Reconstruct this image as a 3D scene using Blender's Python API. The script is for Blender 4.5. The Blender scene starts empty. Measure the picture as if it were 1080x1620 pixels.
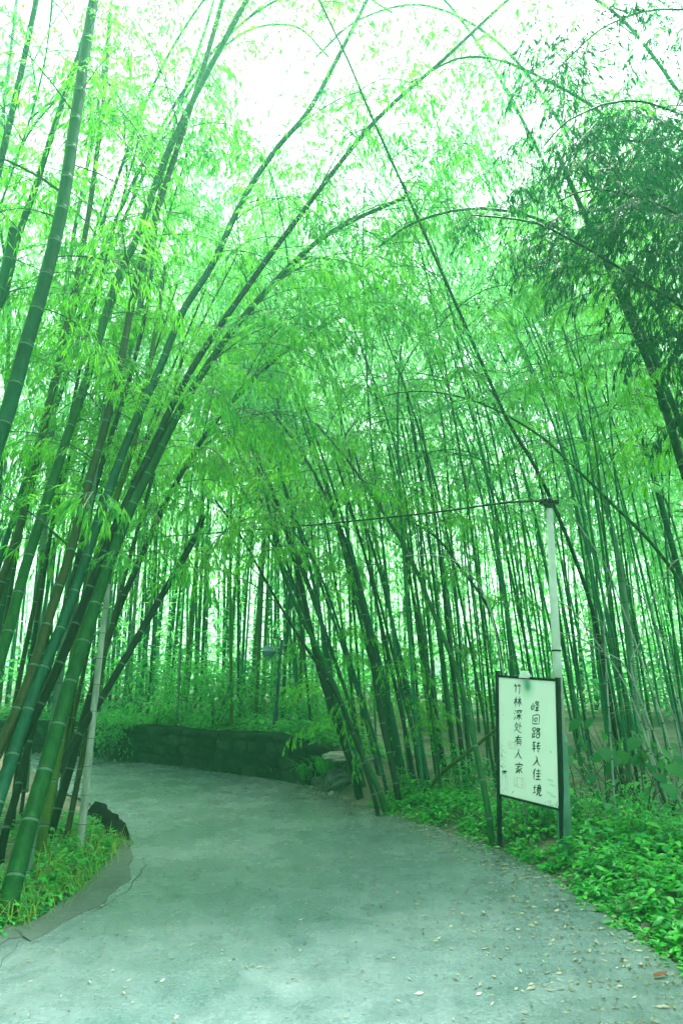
import bpy, math, random
import numpy as np
from mathutils import Vector, Matrix
R = math.radians
scene = bpy.context.scene
COL = scene.collection
random.seed(7)

# ------------------------------------------------------------------ camera, sky, sun, exposure
CAM = Vector((0, 0, 1.6)); PITCH = R(13.8); F = 1080.0
cd = bpy.data.cameras.new('camera'); cam = bpy.data.objects.new('camera', cd); COL.objects.link(cam)
cam.location = CAM; cam.rotation_euler = (R(90) + PITCH, 0, 0)
cd.sensor_fit = 'VERTICAL'; cd.sensor_height = 36; cd.lens = 24; cd.clip_end = 500; cd.clip_start = 0.05
scene.camera = cam
SUN_EL, SUN_AZ = 72, 20            # bright cloud, strongest from high ahead: the leaves glow against it
w = bpy.data.worlds.new("World"); scene.world = w; w.use_nodes = True
nt = w.node_tree; bg = nt.nodes['Background']
sky = nt.nodes.new('ShaderNodeTexSky'); sky.sky_type = 'NISHITA'; sky.sun_disc = False
sky.sun_elevation = R(SUN_EL); sky.sun_rotation = R(SUN_AZ); sky.dust_density = 4; sky.air_density = 1.5
hs = nt.nodes.new('ShaderNodeHueSaturation'); hs.inputs['Saturation'].default_value = 0.12; hs.inputs['Value'].default_value = 1.0
nt.links.new(sky.outputs[0], hs.inputs['Color'])
tint = nt.nodes.new('ShaderNodeMix'); tint.data_type = 'RGBA'; tint.blend_type = 'MULTIPLY'; tint.inputs[0].default_value = 1
nt.links.new(hs.outputs[0], tint.inputs[6]); tint.inputs[7].default_value = (0.88, 1.0, 1.02, 1)
nt.links.new(tint.outputs[2], bg.inputs['Color']); bg.inputs['Strength'].default_value = 0.15
sd = bpy.data.lights.new('sun', 'SUN'); sun = bpy.data.objects.new('sun', sd); COL.objects.link(sun)
sd.energy = 4.0; sd.angle = R(12); sd.color = (1.0, 0.98, 0.9)
az, el = R(SUN_AZ), R(SUN_EL)
sun.rotation_euler = Vector((math.sin(az) * math.cos(el), math.cos(az) * math.cos(el), math.sin(el))).to_track_quat('Z', 'Y').to_euler()
vs = scene.view_settings; vs.view_transform = 'Standard'; vs.look = 'None'; vs.gamma = 1; vs.exposure = 2.35
scene.cycles.max_bounces = 8; scene.cycles.diffuse_bounces = 4; scene.cycles.transmission_bounces = 4
scene.cycles.volume_bounces = 1; scene.cycles.use_denoising = True

# ------------------------------------------------------------------ points seen in the photograph -> points in the place
CP, SP = math.cos(PITCH), math.sin(PITCH)
def ray(px, py):
    a, b = (px - 540) / F, -(py - 810) / F
    return Vector((a, CP - b * SP, SP + b * CP))
def at(px, py, Y):
    d = ray(px, py); return CAM + d * (Y / d.y)
def G(px, py, z=0.0):
    d = ray(px, py); return CAM + d * ((z - CAM.z) / d.z)

# ------------------------------------------------------------------ helpers
def tag(o, label=None, cat=None, group=None, kind=None):
    if label: o['label'] = label
    if cat: o['category'] = cat
    if group: o['group'] = group
    if kind: o['kind'] = kind
    return o
def empty(name, loc=(0, 0, 0), label=None, cat=None, group=None):
    o = bpy.data.objects.new(name, None); COL.objects.link(o); o.location = loc; o.empty_display_size = .1
    return tag(o, label, cat, group)
def link(name, me, parent=None, loc=None, rot=None, scale=None):
    o = bpy.data.objects.new(name, me); COL.objects.link(o)
    if parent: o.parent = parent
    if loc is not None: o.location = loc
    if rot is not None: o.rotation_euler = rot
    if scale is not None: o.scale = (scale,) * 3 if isinstance(scale, (int, float)) else scale
    return o
class MB:
    """collects faces; .mesh() makes one mesh"""
    def __init__(s): s.v = []; s.f = []; s.m = []; s.a = []; s.sm = []
    def verts(s, vs, a=0.5):
        n = len(s.v); s.v.extend([tuple(q) for q in vs]); s.a.extend([a] * len(vs)); return n
    def face(s, idx, m=0, sm=False): s.f.append(idx); s.m.append(m); s.sm.append(sm)
    def box(s, c, size, m=0, mat=None, a=.5):
        x, y, z = [k / 2 for k in size]; c = Vector(c)
        vs = [Vector((i * x, j * y, k * z)) for i in (-1, 1) for j in (-1, 1) for k in (-1, 1)]
        if mat is not None: vs = [mat @ v for v in vs]
        n = s.verts([c + v for v in vs], a)
        for q in ((0, 1, 3, 2), (4, 6, 7, 5), (0, 4, 5, 1), (2, 3, 7, 6), (0, 2, 6, 4), (1, 5, 7, 3)):
            s.face([n + k for k in q], m)
    def tube(s, pts, rad, sides=6, m=0, cap=True, a=.5, mats=None):
        pts = [Vector(p) for p in pts]
        t = (pts[1] - pts[0]).normalized()
        u = t.orthogonal().normalized(); rings = []
        for i, p in enumerate(pts):
            t2 = (pts[min(i + 1, len(pts) - 1)] - pts[max(i - 1, 0)])
            if t2.length < 1e-9: t2 = t
            t2 = t2.normalized()
            u = (u - t2 * u.dot(t2)).normalized(); vv = t2.cross(u)
            r = rad[i] if hasattr(rad, '__len__') else rad
            rings.append(s.verts([p + (u * math.cos(k * 2 * math.pi / sides) + vv * math.sin(k * 2 * math.pi / sides)) * r for k in range(sides)], a))
        for i in range(len(rings) - 1):
            for k in range(sides):
                k2 = (k + 1) % sides
                s.face([rings[i] + k, rings[i] + k2, rings[i + 1] + k2, rings[i + 1] + k], mats[i] if mats else m, sides > 4)
        if cap:
            s.face([rings[-1] + k for k in range(sides)], m); s.face([rings[0] + k for k in reversed(range(sides))], m)
    def leaf(s, p, d, up, L, W, m=0, a=.5, fold=.25, bend=.15):
        d = d.normalized(); side = d.cross(up)
        if side.length < 1e-4: side = d.orthogonal()
        side.normalize(); nrm = side.cross(d)
        c = p + d * L * .4
        n = s.verts([p, c + side * W * .5 + nrm * W * fold, c - nrm * 0, c - side * W * .5 + nrm * W * fold, p + d * L - nrm * L * bend], a)
        s.face([n, n + 1, n + 2], m); s.face([n, n + 2, n + 3], m); s.face([n + 1, n + 4, n + 2], m); s.face([n + 2, n + 4, n + 3], m)
    def kite(s, p, d, up, L, W, m=0, a=.5):
        d = d.normalized(); side = d.cross(up)
        if side.length < 1e-4: side = d.orthogonal()
        side.normalize(); c = p + d * L * .42
        n = s.verts([p, c + side * W * .5, p + d * L, c - side * W * .5], a)
        s.face([n, n + 1, n + 2, n + 3], m)
    def broad(s, p, d, up, L, W, m=0, a=.5, cup=.12, droop=.25):
        """ovate leaf: six rows folded on the midrib"""
        d = d.normalized(); side = d.cross(up)
        if side.length < 1e-4: side = d.orthogonal()
        side.normalize(); nrm = side.cross(d)
        prof = ((0, 0), (.12, .72), (.35, 1.0), (.62, .8), (.85, .38), (1, 0))
        rows = []
        for t, wd in prof:
            c = p + d * L * t - nrm * L * droop * t * t
            rows.append(s.verts([c + side * W * .5 * wd + nrm * W * cup * wd, c, c - side * W * .5 * wd + nrm * W * cup * wd], a))
        for q, r2 in zip(rows, rows[1:]):
            s.face([q, r2, r2 + 1, q + 1], m, True); s.face([q + 1, r2 + 1, r2 + 2, q + 2], m, True)
    def mesh(s, name, mats):
        me = bpy.data.meshes.new(name); me.from_pydata(s.v, [], s.f)
        for x in (mats if isinstance(mats, (list, tuple)) else [mats]): me.materials.append(x)
        me.polygons.foreach_set('material_index', s.m); me.polygons.foreach_set('use_smooth', s.sm)
        at_ = me.attributes.new('v', 'FLOAT', 'POINT'); at_.data.foreach_set('value', s.a)
        me.update(); return me
def spline(pts, n):
    """Catmull-Rom through pts, n samples evenly spread by length"""
    P = [Vector(p) for p in pts]
    P = [P[0] * 2 - P[1]] + P + [P[-1] * 2 - P[-2]]
    raw = []
    for i in range(1, len(P) - 2):
        for k in range(12):
            t = k / 12; a, b, c, d = P[i - 1], P[i], P[i + 1], P[i + 2]
            raw.append(.5 * ((2 * b) + (c - a) * t + (2 * a - 5 * b + 4 * c - d) * t * t + (3 * b - a - 3 * c + d) * t ** 3))
    raw.append(P[-2]); L = [0]
    for a, b in zip(raw, raw[1:]): L.append(L[-1] + (b - a).length)
    out = []; j = 0
    for k in range(n):
        s = L[-1] * k / (n - 1)
        while j < len(L) - 2 and L[j + 1] < s: j += 1
        f = (s - L[j]) / max(1e-9, L[j + 1] - L[j]); out.append(raw[j].lerp(raw[j + 1], min(1, f)))
    return out, L[-1]
rnd = random.uniform
def rvec(): return Vector((rnd(-1, 1), rnd(-1, 1), rnd(-1, 1)))

# ------------------------------------------------------------------ materials
def newmat(name):
    m = bpy.data.materials.new(name); m.use_nodes = True
    return m, m.node_tree, m.node_tree.nodes['Principled BSDF']
def N(nt, t, **kw):
    n = nt.nodes.new(t)
    for k, v in kw.items(): setattr(n, k, v)
    return n
def ramp(nt, src, stops):
    r = N(nt, 'ShaderNodeValToRGB'); e = r.color_ramp.elements
    while len(e) < len(stops): e.new(.5)
    for x, (p, c) in zip(e, stops): x.position = p; x.color = (*c, 1)
    nt.links.new(src, r.inputs[0]); return r.outputs[0]
def noise(nt, scale, detail=4, rough=.55, vec=None, coord='Object'):
    n = N(nt, 'ShaderNodeTexNoise'); n.inputs['Scale'].default_value = scale; n.inputs['Detail'].default_value = detail; n.inputs['Roughness'].default_value = rough
    if vec is None: vec = N(nt, 'ShaderNodeTexCoord').outputs[coord]
    nt.links.new(vec, n.inputs['Vector']); return n.outputs[0]
def bump(nt, bsdf, src, strength=.3, dist=.02):
    b = N(nt, 'ShaderNodeBump'); b.inputs['Strength'].default_value = strength; b.inputs['Distance'].default_value = dist
    nt.links.new(src, b.inputs['Height']); nt.links.new(b.outputs[0], bsdf.inputs['Normal'])
def mixc(nt, fac, a, b, mode='MIX'):
    m = N(nt, 'ShaderNodeMix', data_type='RGBA', blend_type=mode)
    for sock, val in ((0, fac), (6, a), (7, b)):
        if hasattr(val, 'links'): nt.links.new(val, m.inputs[sock])
        else: m.inputs[sock].default_value = val if sock == 0 else (*val, 1)
    return m.outputs[2]
def plain(name, c, rough=.6, nscale=9, amt=.35, metallic=0, bmp=.15):
    m, nt, b = newmat(name)
    f = noise(nt, nscale, 5)
    col = ramp(nt, f, [(.3, [x * (1 - amt) for x in c]), (.7, [min(1, x * (1 + amt)) for x in c])])
    nt.links.new(col, b.inputs['Base Color']); b.inputs['Roughness'].default_value = rough; b.inputs['Metallic'].default_value = metallic; b.inputs['Specular IOR Level'].default_value = .15
    bump(nt, b, f, bmp, .01); return m
def leafmat(name, dark, mid, light, trans, tmix=.45, rough=.42, spec=.35):
    """leaf blade: colour differs leaf by leaf and plant by plant, and light comes through it"""
    m, nt, b = newmat(name)
    at_ = N(nt, 'ShaderNodeAttribute', attribute_name='v'); oi = N(nt, 'ShaderNodeObjectInfo')
    add = N(nt, 'ShaderNodeMath', operation='MULTIPLY_ADD'); nt.links.new(oi.outputs['Random'], add.inputs[0]); add.inputs[1].default_value = .35
    sub = N(nt, 'ShaderNodeMath', operation='MULTIPLY_ADD'); nt.links.new(at_.outputs['Fac'], sub.inputs[0]); sub.inputs[1].default_value = .7; sub.inputs[2].default_value = 0
    nt.links.new(sub.outputs[0], add.inputs[2])
    col = ramp(nt, add.outputs[0], [(.1, dark), (.5, mid), (.92, light)])
    nt.links.new(col, b.inputs['Base Color']); b.inputs['Roughness'].default_value = rough; b.inputs['Specular IOR Level'].default_value = spec
    tr = N(nt, 'ShaderNodeBsdfTranslucent')
    tcol = ramp(nt, add.outputs[0], [(.1, [x * .6 for x in trans]), (.9, trans)])
    nt.links.new(tcol, tr.inputs['Color'])
    mx = N(nt, 'ShaderNodeMixShader'); mx.inputs[0].default_value = tmix
    nt.links.new(b.outputs[0], mx.inputs[1]); nt.links.new(tr.outputs[0], mx.inputs[2])
    nt.links.new(mx.outputs[0], nt.nodes['Material Output'].inputs['Surface']); return m
def culmmat(name, c1, c2, rough=.5):
    """bamboo stem: streaks along the stem, pale wax, blotches"""
    m, nt, b = newmat(name)
    tc = N(nt, 'ShaderNodeTexCoord'); oi = N(nt, 'ShaderNodeObjectInfo')
    mp = N(nt, 'ShaderNodeMapping'); mp.inputs['Scale'].default_value = (14, 14, 2.2); nt.links.new(tc.outputs['Object'], mp.inputs['Vector'])
    f = noise(nt, 1.5, 6, .65, mp.outputs[0])
    g = noise(nt, 1.1, 3, .5, tc.outputs['Object'])
    col = ramp(nt, f, [(.3, c1), (.68, c2)])
    stain = ramp(nt, g, [(.5, (1, 1, 1)), (.72, (.5, .55, .5))])
    col = mixc(nt, 1.0, col, stain, 'MULTIPLY')
    v = ramp(nt, oi.outputs['Random'], [(0, (.75, .8, .8)), (1, (1.15, 1.1, 1.05))])
    col = mixc(nt, 1.0, col, v, 'MULTIPLY')
    nt.links.new(col, b.inputs['Base Color']); b.inputs['Roughness'].default_value = rough; b.inputs['Specular IOR Level'].default_value = .12
    bump(nt, b, f, .08, .004); return m

M = {}
M['leaf'] = leafmat('bamboo_leaf', (.002, .10, .060), (.012, .24, .055), (.20, .52, .010), (.24, .84, .045), .5, .5, .10)
M['leaf_shaded'] = leafmat('bamboo_leaf_shaded', (.001, .022, .018), (.002, .045, .028), (.008, .11, .018), (.012, .20, .04), .32, .6, .06)  # bamboo leaf darkened: the shade on the near backlit sprays is painted in
M['leaf_far'] = leafmat('bamboo_leaf_far', (.020, .28, .14), (.09, .50, .19), (.28, .66, .10), (.40, .97, .36), .62, .5, .12)  # bamboo leaf paled: haze and brightness of far foliage put into the colour
M['leaf_dry'] = leafmat('dry_leaf', (.06, .08, .045), (.16, .175, .11), (.34, .34, .24), (.12, .13, .06), .2)
M['weed'] = leafmat('weed_leaf', (.006, .13, .035), (.022, .30, .04), (.08, .46, .035), (.10, .62, .06), .4, .4, .25)
M['shrub'] = leafmat('shrub_leaf', (.004, .11, .045), (.016, .25, .06), (.08, .42, .035), (.10, .62, .08), .42, .4, .2)
M['bigleaf'] = leafmat('broad_leaf', (.005, .08, .03), (.011, .13, .035), (.025, .17, .03), (.06, .36, .06), .35, .55, .12)
M['grass'] = leafmat('grass_blade', (.03, .17, .03), (.10, .28, .035), (.26, .34, .06), (.18, .42, .06), .4, .5, .15)
M['twig'] = plain('bamboo_twig', (.035, .075, .04), .5, 14, .4)
M['twig_pale'] = plain('dry_twig', (.20, .25, .13), .5, 14, .35)
M['culm_green'] = culmmat('culm_green', (.001, .034, .009), (.008, .090, .016))
M['culm_teal'] = culmmat('culm_teal', (.001, .032, .018), (.006, .088, .046))
M['culm_brown'] = culmmat('culm_brown', (.008, .020, .007), (.030, .044, .015))
M['culm_dark'] = culmmat('culm_dark', (.001, .008, .004), (.004, .022, .010))
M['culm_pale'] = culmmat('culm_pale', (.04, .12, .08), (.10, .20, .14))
M['culm_yellow'] = culmmat('culm_yellow', (.022, .075, .008), (.065, .13, .018))
M['culm_mid'] = culmmat('culm_mid', (.006, .085, .040), (.022, .19, .085))
M['culm_grey'] = culmmat('culm_grey', (.12, .16, .15), (.36, .42, .40))
M['node'] = plain('culm_node', (.006, .012, .006), .6, 20, .3)
M['node_wax'] = plain('culm_node_wax', (.045, .125, .075), .6, 20, .3)

# ------------------------------------------------------------------ road outline and the lie of the land
def P2(lst): return [G(*q).to_2d() for q in lst]
edge_right = [Vector((3.3, -4)), Vector((2.75, -1)), Vector((2.35, 1.2))] + P2([(1080, 1535), (1005, 1482), (930, 1427), (850, 1374), (760, 1333), (690, 1310), (620, 1289), (560, 1269), (520, 1254), (480, 1244), (430, 1233), (300, 1215), (200, 1204), (130, 1197), (0, 1190), (-200, 1182), (-420, 1176)])
edge_left = [Vector((-2.9, -4)), Vector((-2.35, -1)), Vector((-2.15, 1.5))] + P2([(-30, 1502), (30, 1482), (75, 1462), (140, 1418), (186, 1368), (206, 1334), (196, 1312), (160, 1283), (126, 1263), (70, 1245), (0, 1233), (-150, 1222), (-420, 1212)])
road_poly = np.array([tuple(p) for p in edge_right] + [tuple(p) for p in reversed(edge_left)])
wall_line = P2([(-420, 1176), (-200, 1182), (0, 1190), (130, 1197), (200, 1204), (300, 1215), (430, 1233), (484, 1243), (527, 1247)])
wl_np = np.array([tuple(p) for p in wall_line])
def segdist(X, Y, poly, closed):
    d = np.full(X.shape, 1e9); n = len(poly)
    for i in range(n if closed else n - 1):
        a, b = poly[i], poly[(i + 1) % n]; e = b - a
        t = np.clip(((X - a[0]) * e[0] + (Y - a[1]) * e[1]) / (e @ e), 0, 1)
        d = np.minimum(d, np.hypot(X - a[0] - t * e[0], Y - a[1] - t * e[1]))
    return d
def inside(X, Y, poly):
    c = np.zeros(X.shape, bool); n = len(poly); j = n - 1
    for i in range(n):
        xi, yi = poly[i]; xj, yj = poly[j]
        c ^= ((yi > Y) != (yj > Y)) & (X < (xj - xi) * (Y - yi) / (yj - yi + 1e-12) + xi); j = i
    return c
def sstep(a, b, x):
    t = np.clip((x - a) / (b - a), 0, 1); return t * t * (3 - 2 * t)
WH = 0.66
wall_end = wall_line[-1]
def height(X, Y):
    X = np.asarray(X, float); Y = np.asarray(Y, float)
    d = segdist(X, Y, road_poly, True) * np.where(inside(X, Y, road_poly), -1, 1)
    dw = segdist(X, Y, wl_np, False)
    wgt = 1 - sstep(-.15, .9, X - wall_end.x - .1 * (Y - wall_end.y))     # 1 behind the wall, 0 past its end
    wgt = wgt * (Y > 6)
    bank = .10 * sstep(0, .6, d) + .075 * np.clip(d - .7, 0, 9)
    terr = WH * sstep(.12, .45, d) + .035 * np.clip(d - .5, 0, 20)
    far = ((X > -.5) | (Y > 10.6 - .25 * (X + 4)))                       # beyond the road (not the inner bend)
    left = .10 * sstep(0, .5, d) + .03 * np.clip(d, 0, 6)
    isright = far | (dw < 1.0)
    h = np.where(isright, wgt * terr + (1 - wgt) * bank, left)
    h = np.where(d < 0, -.03, h - .03)
    bumpy = .03 * np.sin(X * 3.1 + 1.3 * np.sin(Y * 2.2)) * np.sin(Y * 2.7 + X) + .02 * np.sin(X * 7.3) * np.sin(Y * 6.1 + 2)
    return h + bumpy * np.clip(d * 2, 0, 1)
def H(x, y): return float(height(np.array([x]), np.array([y]))[0])
def foot(px, py):
    d = ray(px, py); t = np.linspace(2, 45, 2200) / d.y
    x, y, z = CAM.x + d.x * t, CAM.y + d.y * t, CAM.z + d.z * t
    k = int(np.argmax(z < height(x, y))); return Vector((x[k], y[k], H(x[k], y[k])))

def foot_terrace(px, py):
    z = WH
    for _ in range(8):
        p = G(px, py, z); z = max(WH, H(p.x, p.y))
    return Vector((p.x, p.y, z))

def terrace_at(px, Y):
    x = at(px, 1000, Y).x; return Vector((x, Y, H(x, Y)))

def setting(name, me): return tag(link(name, me), kind='structure')
# ground
m, nt, b = newmat('earth')
f = noise(nt, 1.3, 6, .6); g = noise(nt, 14, 5, .65)
c = ramp(nt, f, [(.35, (.025, .055, .028)), (.55, (.07, .085, .05)), (.7, (.17, .165, .115))])
c = mixc(nt, .6, c, ramp(nt, g, [(.3, (.5, .55, .45)), (.75, (1.3, 1.25, 1.1))]), 'MULTIPLY')
nt.links.new(c, b.inputs['Base Color']); b.inputs['Roughness'].default_value = .9; bump(nt, b, g, .7, .04)
M['earth'] = m
xs = np.concatenate([[-70, -45, -28, -19], np.arange(-13, 14.01, .18), [20, 28, 45, 70]]); ys = np.concatenate([[-9.5, -6], np.arange(-4, 24, .18), np.arange(24, 40, 2), [50, 62, 78]])
GX, GY = np.meshgrid(xs, ys); GZ = height(GX, GY)
mb = MB(); mb.verts([(x, y, z) for x, y, z in zip(GX.ravel(), GY.ravel(), GZ.ravel())])
nx = len(xs)
for j in range(len(ys) - 1):
    for i in range(nx - 1): mb.face([j * nx + i, j * nx + i + 1, (j + 1) * nx + i + 1, (j + 1) * nx + i], 0, True)
setting('ground', mb.mesh('ground', M['earth']))
# road
m, nt, b = newmat('worn_concrete')
tc = N(nt, 'ShaderNodeTexCoord').outputs['Object']
f = noise(nt, .55, 5, .6, tc); g = noise(nt, 4.5, 6, .7, tc); h = noise(nt, 45, 5, .8, tc); k = noise(nt, 1.6, 5, .75, tc)
c = ramp(nt, f, [(.3, (.046, .086, .090)), (.7, (.098, .136, .140))])
c = mixc(nt, .8, c, ramp(nt, g, [(.28, (.55, .62, .60)), (.5, (1, 1, 1)), (.75, (1.35, 1.28, 1.28))]), 'MULTIPLY')
c = mixc(nt, .4, c, ramp(nt, k, [(.3, (.62, .72, .70)), (.5, (1, 1, 1)), (.7, (1.2, 1.16, 1.16))]), 'MULTIPLY')
c = mixc(nt, .85, c, ramp(nt, h, [(.3, (.35, .42, .40)), (.48, (.95, 1, 1)), (.56, (1.1, 1.08, 1.08)), (.7, (2.0, 1.9, 1.85))]), 'MULTIPLY')
nt.links.new(c, b.inputs['Base Color'])
r_ = ramp(nt, k, [(.35, (.16,) * 3), (.65, (.36,) * 3)]); nt.links.new(r_, b.inputs['Roughness'])
mm = N(nt, 'ShaderNodeMath', operation='MULTIPLY_ADD'); nt.links.new(h, mm.inputs[0]); mm.inputs[1].default_value = .8; nt.links.new(g, mm.inputs[2])
bump(nt, b, mm.outputs[0], .45, .012); b.inputs['Specular IOR Level'].default_value = .6
M['road'] = m
import bmesh
def poly_mesh(name, pts, z, mat):
    bm = bmesh.new(); vs_ = [bm.verts.new((p[0], p[1], z)) for p in pts]
    es = [bm.edges.new((vs_[i], vs_[(i + 1) % len(vs_)])) for i in range(len(vs_))]
    bmesh.ops.triangle_fill(bm, edges=es, use_beauty=True)
    for f_ in bm.faces:
        if f_.normal.z < 0: f_.normal_flip()
    me = bpy.data.meshes.new(name); bm.to_mesh(me); bm.free(); me.materials.append(mat); return me
def densify(line, step=.12, jit=.0):
    p3, L = spline([(q[0], q[1], 0) for q in line], 3)
    p3, L = spline([(q[0], q[1], 0) for q in line], max(4, int(L / step)))
    return [Vector((q.x + rnd(-jit, jit), q.y + rnd(-jit, jit))) for q in p3]
ER = densify(edge_right, .12, .012); EL = densify(edge_left, .12, .012)
setting('road', poly_mesh('road', ER + EL[::-1], 0.0, M['road']))
def outward(line, side):
    out = []
    for i, p in enumerate(line):
        t = (line[min(i + 2, len(line) - 1)] - line[max(i - 2, 0)]).normalized()
        out.append(Vector((t.y, -t.x)) * side)
    return out
NR = outward(ER, 1); NL = outward(EL, -1)
# concrete shoulder slab along the inner verge, cracked away from the road
m, nt, b = newmat('shoulder_concrete')
f = noise(nt, 3, 6, .7); g = noise(nt, 22, 6, .75)
c = ramp(nt, f, [(.3, (.022, .05, .040)), (.7, (.060, .095, .082))]); c = mixc(nt, .8, c, ramp(nt, g, [(.3, (.4, .5, .45)), (.72, (1.25, 1.2, 1.2))]), 'MULTIPLY')
nt.links.new(c, b.inputs['Base Color']); b.inputs['Roughness'].default_value = .5; bump(nt, b, g, .9, .03)
M['shoulder'] = m
mb = MB(); i0, i1 = 0, 0
rows = []
for i, (p, n_) in enumerate(zip(EL, NL)):
    if -3 < p.y < 7.6:
        wdt = .15 + .04 * math.sin(i * .31) + .03 * math.sin(i * 1.1) + rnd(-.015, .015)
        if p.y > 6.3: wdt *= max(.2, (7.6 - p.y) / 1.3)
        a_ = p + n_ * .08; e_ = p - n_ * wdt
        zt = .006 + .003 * math.sin(i * .7)
        rows.append(mb.verts([(a_.x, a_.y, zt + .03), ((a_.x + e_.x) / 2, (a_.y + e_.y) / 2, zt + .012 + rnd(-.004, .004)), (e_.x, e_.y, zt), (e_.x - n_.x * .012, e_.y - n_.y * .012, -.01)]))
for q, r2 in zip(rows, rows[1:]):
    for k in range(3): mb.face([q + k, q + k + 1, r2 + k + 1, r2 + k], 0)
setting('road_shoulder', mb.mesh('road_shoulder', M['shoulder']))
mb = MB(); rows = []
for i, (p, n_) in enumerate(zip(EL, NL)):
    if 2.4 < p.y < 7.0:
        o_ = .22 + .04 * math.sin(i * .31) + rnd(-.02, .02); wd = rnd(.002, .011) * (1 if math.sin(i * .23) > -.5 else .3)
        a_ = p - n_ * o_; e_ = p - n_ * (o_ + wd); rows.append(mb.verts([(a_.x, a_.y, .004), (e_.x, e_.y, .004)]))
for q, r2 in zip(rows, rows[1:]): mb.face([q, q + 1, r2 + 1, r2])
M['crack'] = plain('crack_dirt', (.02, .04, .032), .9)
setting('road_crack', mb.mesh('road_crack', M['crack']))

# ------------------------------------------------------------------ stone wall round the bend
m, nt, b = newmat('mossy_stone')
tc = N(nt, 'ShaderNodeTexCoord').outputs['Object']
at_ = N(nt, 'ShaderNodeAttribute', attribute_name='v')
f = noise(nt, 5, 6, .7, tc); g = noise(nt, 1.2, 4, .6, tc)
c = ramp(nt, at_.outputs['Fac'], [(0, (.0005, .002, .0015)), (.15, (.002, .008, .006)), (.7, (.005, .016, .012)), (1, (.018, .036, .027))])
c = mixc(nt, .8, c, ramp(nt, f, [(.3, (.45, .5, .5)), (.7, (1.4, 1.35, 1.3))]), 'MULTIPLY')
c = mixc(nt, ramp(nt, g, [(.5, (0,) * 3), (.68, (.75,) * 3)]), c, (.003, .026, .008))
nt.links.new(c, b.inputs['Base Color']); b.inputs['Roughness'].default_value = .95; b.inputs['Specular IOR Level'].default_value = .05; bump(nt, b, f, .8, .03)
M['stone'] = m
def stone_wall():
    line = densify(wall_line, .035); nrm = outward(line, -1)          # order runs left to right, outward = away from the road
    Ls = [0]
    for a_, b_ in zip(line, line[1:]): Ls.append(Ls[-1] + (b_ - a_).length)
    rs = random.Random(3); cells = []
    y = 0.02
    while y < .8:
        rh = rs.uniform(.14, .24); x = rs.uniform(-.3, 0)
        while x < Ls[-1] + .3:
            wd = rs.uniform(.16, .46); cells.append((x + wd / 2, y + rh / 2 + rs.uniform(-.03, .03), wd, rh, rs.random(), rs.uniform(-.02, .035))); x += wd
        y += rh
    ca = np.array(cells); mb = MB(); nv = 22; cols = []
    for i, (p, n_) in enumerate(zip(line, nrm)):
        hh = WH + .02 * math.sin(Ls[i] * 2.1) - .16 * max(0, 1 - (Ls[-1] - Ls[i]) / 1.6)
        start = len(mb.v)
        for k in range(nv):
            z = -.06 + (hh + .06) * k / (nv - 1)
            dx = (ca[:, 0] - Ls[i]) / ca[:, 2]; dz = (ca[:, 1] - z) / ca[:, 3]
            q = np.maximum(np.abs(dx), np.abs(dz)) * .6 + np.hypot(dx, dz) * .4; o = np.argsort(q)[:2]
            gap = q[o[1]] - q[o[0]]; up = min(1, gap / .16)
            out = .075 * up ** .6 + 1.5 * ca[o[0], 5] * up + .012 * math.sin(Ls[i] * 23 + z * 31)
            pp = p + n_ * (.10 - out + .06 * z)
            mb.verts([(pp.x, pp.y, z)], up * (.35 + .65 * ca[o[0], 4]))
        for off, dz in ((.2, .03), (.42, .02), (.6, -.02), (.62, -.4)):
            pp = p + n_ * off; mb.verts([(pp.x, pp.y, hh + dz + .012 * math.sin(Ls[i] * 9 + off * 20))], .4)
        cols.append(start)
    tot = nv + 4
    for q, r2 in zip(cols, cols[1:]):
        for k in range(tot - 1): mb.face([q + k, r2 + k, r2 + k + 1, q + k + 1], 0, True)
    mb.face([cols[-1] + k for k in range(tot)]); mb.face([cols[0] + k for k in reversed(range(tot))])
    o = link('stone_wall', mb.mesh('stone_wall', M['stone']))
    tag(o, 'low dark mossy stone retaining wall curving along the outer edge of the road', 'wall')
stone_wall()

# ------------------------------------------------------------------ bamboo
def culm_mesh(pts, r0, r1, node=.30, sides=9, mat='culm_green', wax=True, cut=False):
    _, L = spline(pts, 3)
    nn = max(4, int(L / node)); p, _ = spline(pts, nn * 4 + 1)
    mb = MB(); rad = []; mats = []; q = []
    def rr(t): return r0 + (r1 - r0) * (t ** .9)
    seq = []
    for i in range(nn):
        t0, t1 = i / nn, (i + 1) / nn
        for fr in (0.0, .02, .045, .13, .5, .955): seq.append((t0 + (t1 - t0) * fr, fr))
    seq.append((1.0, 1.0))
    big, _ = spline(pts, 241)
    def pos(t):
        x = t * 240; j = min(239, int(x)); return big[j].lerp(big[j + 1], x - j)
    for t, fr in seq:
        q.append(pos(t)); r = rr(t)
        rad.append(r * (1.05 if fr in (0.0, 1.0) else 1.045 if fr == .02 else .985 if fr == .045 else 1.0))
        mats.append(1 if fr == 0.0 else (2 if (wax and fr == .955) else 0))
    mb.tube(q, rad, sides, 0, True, .5, mats)
    return mb.mesh('culm', [M[mat], M['node'], M['node_wax']]), pos, nn
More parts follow.
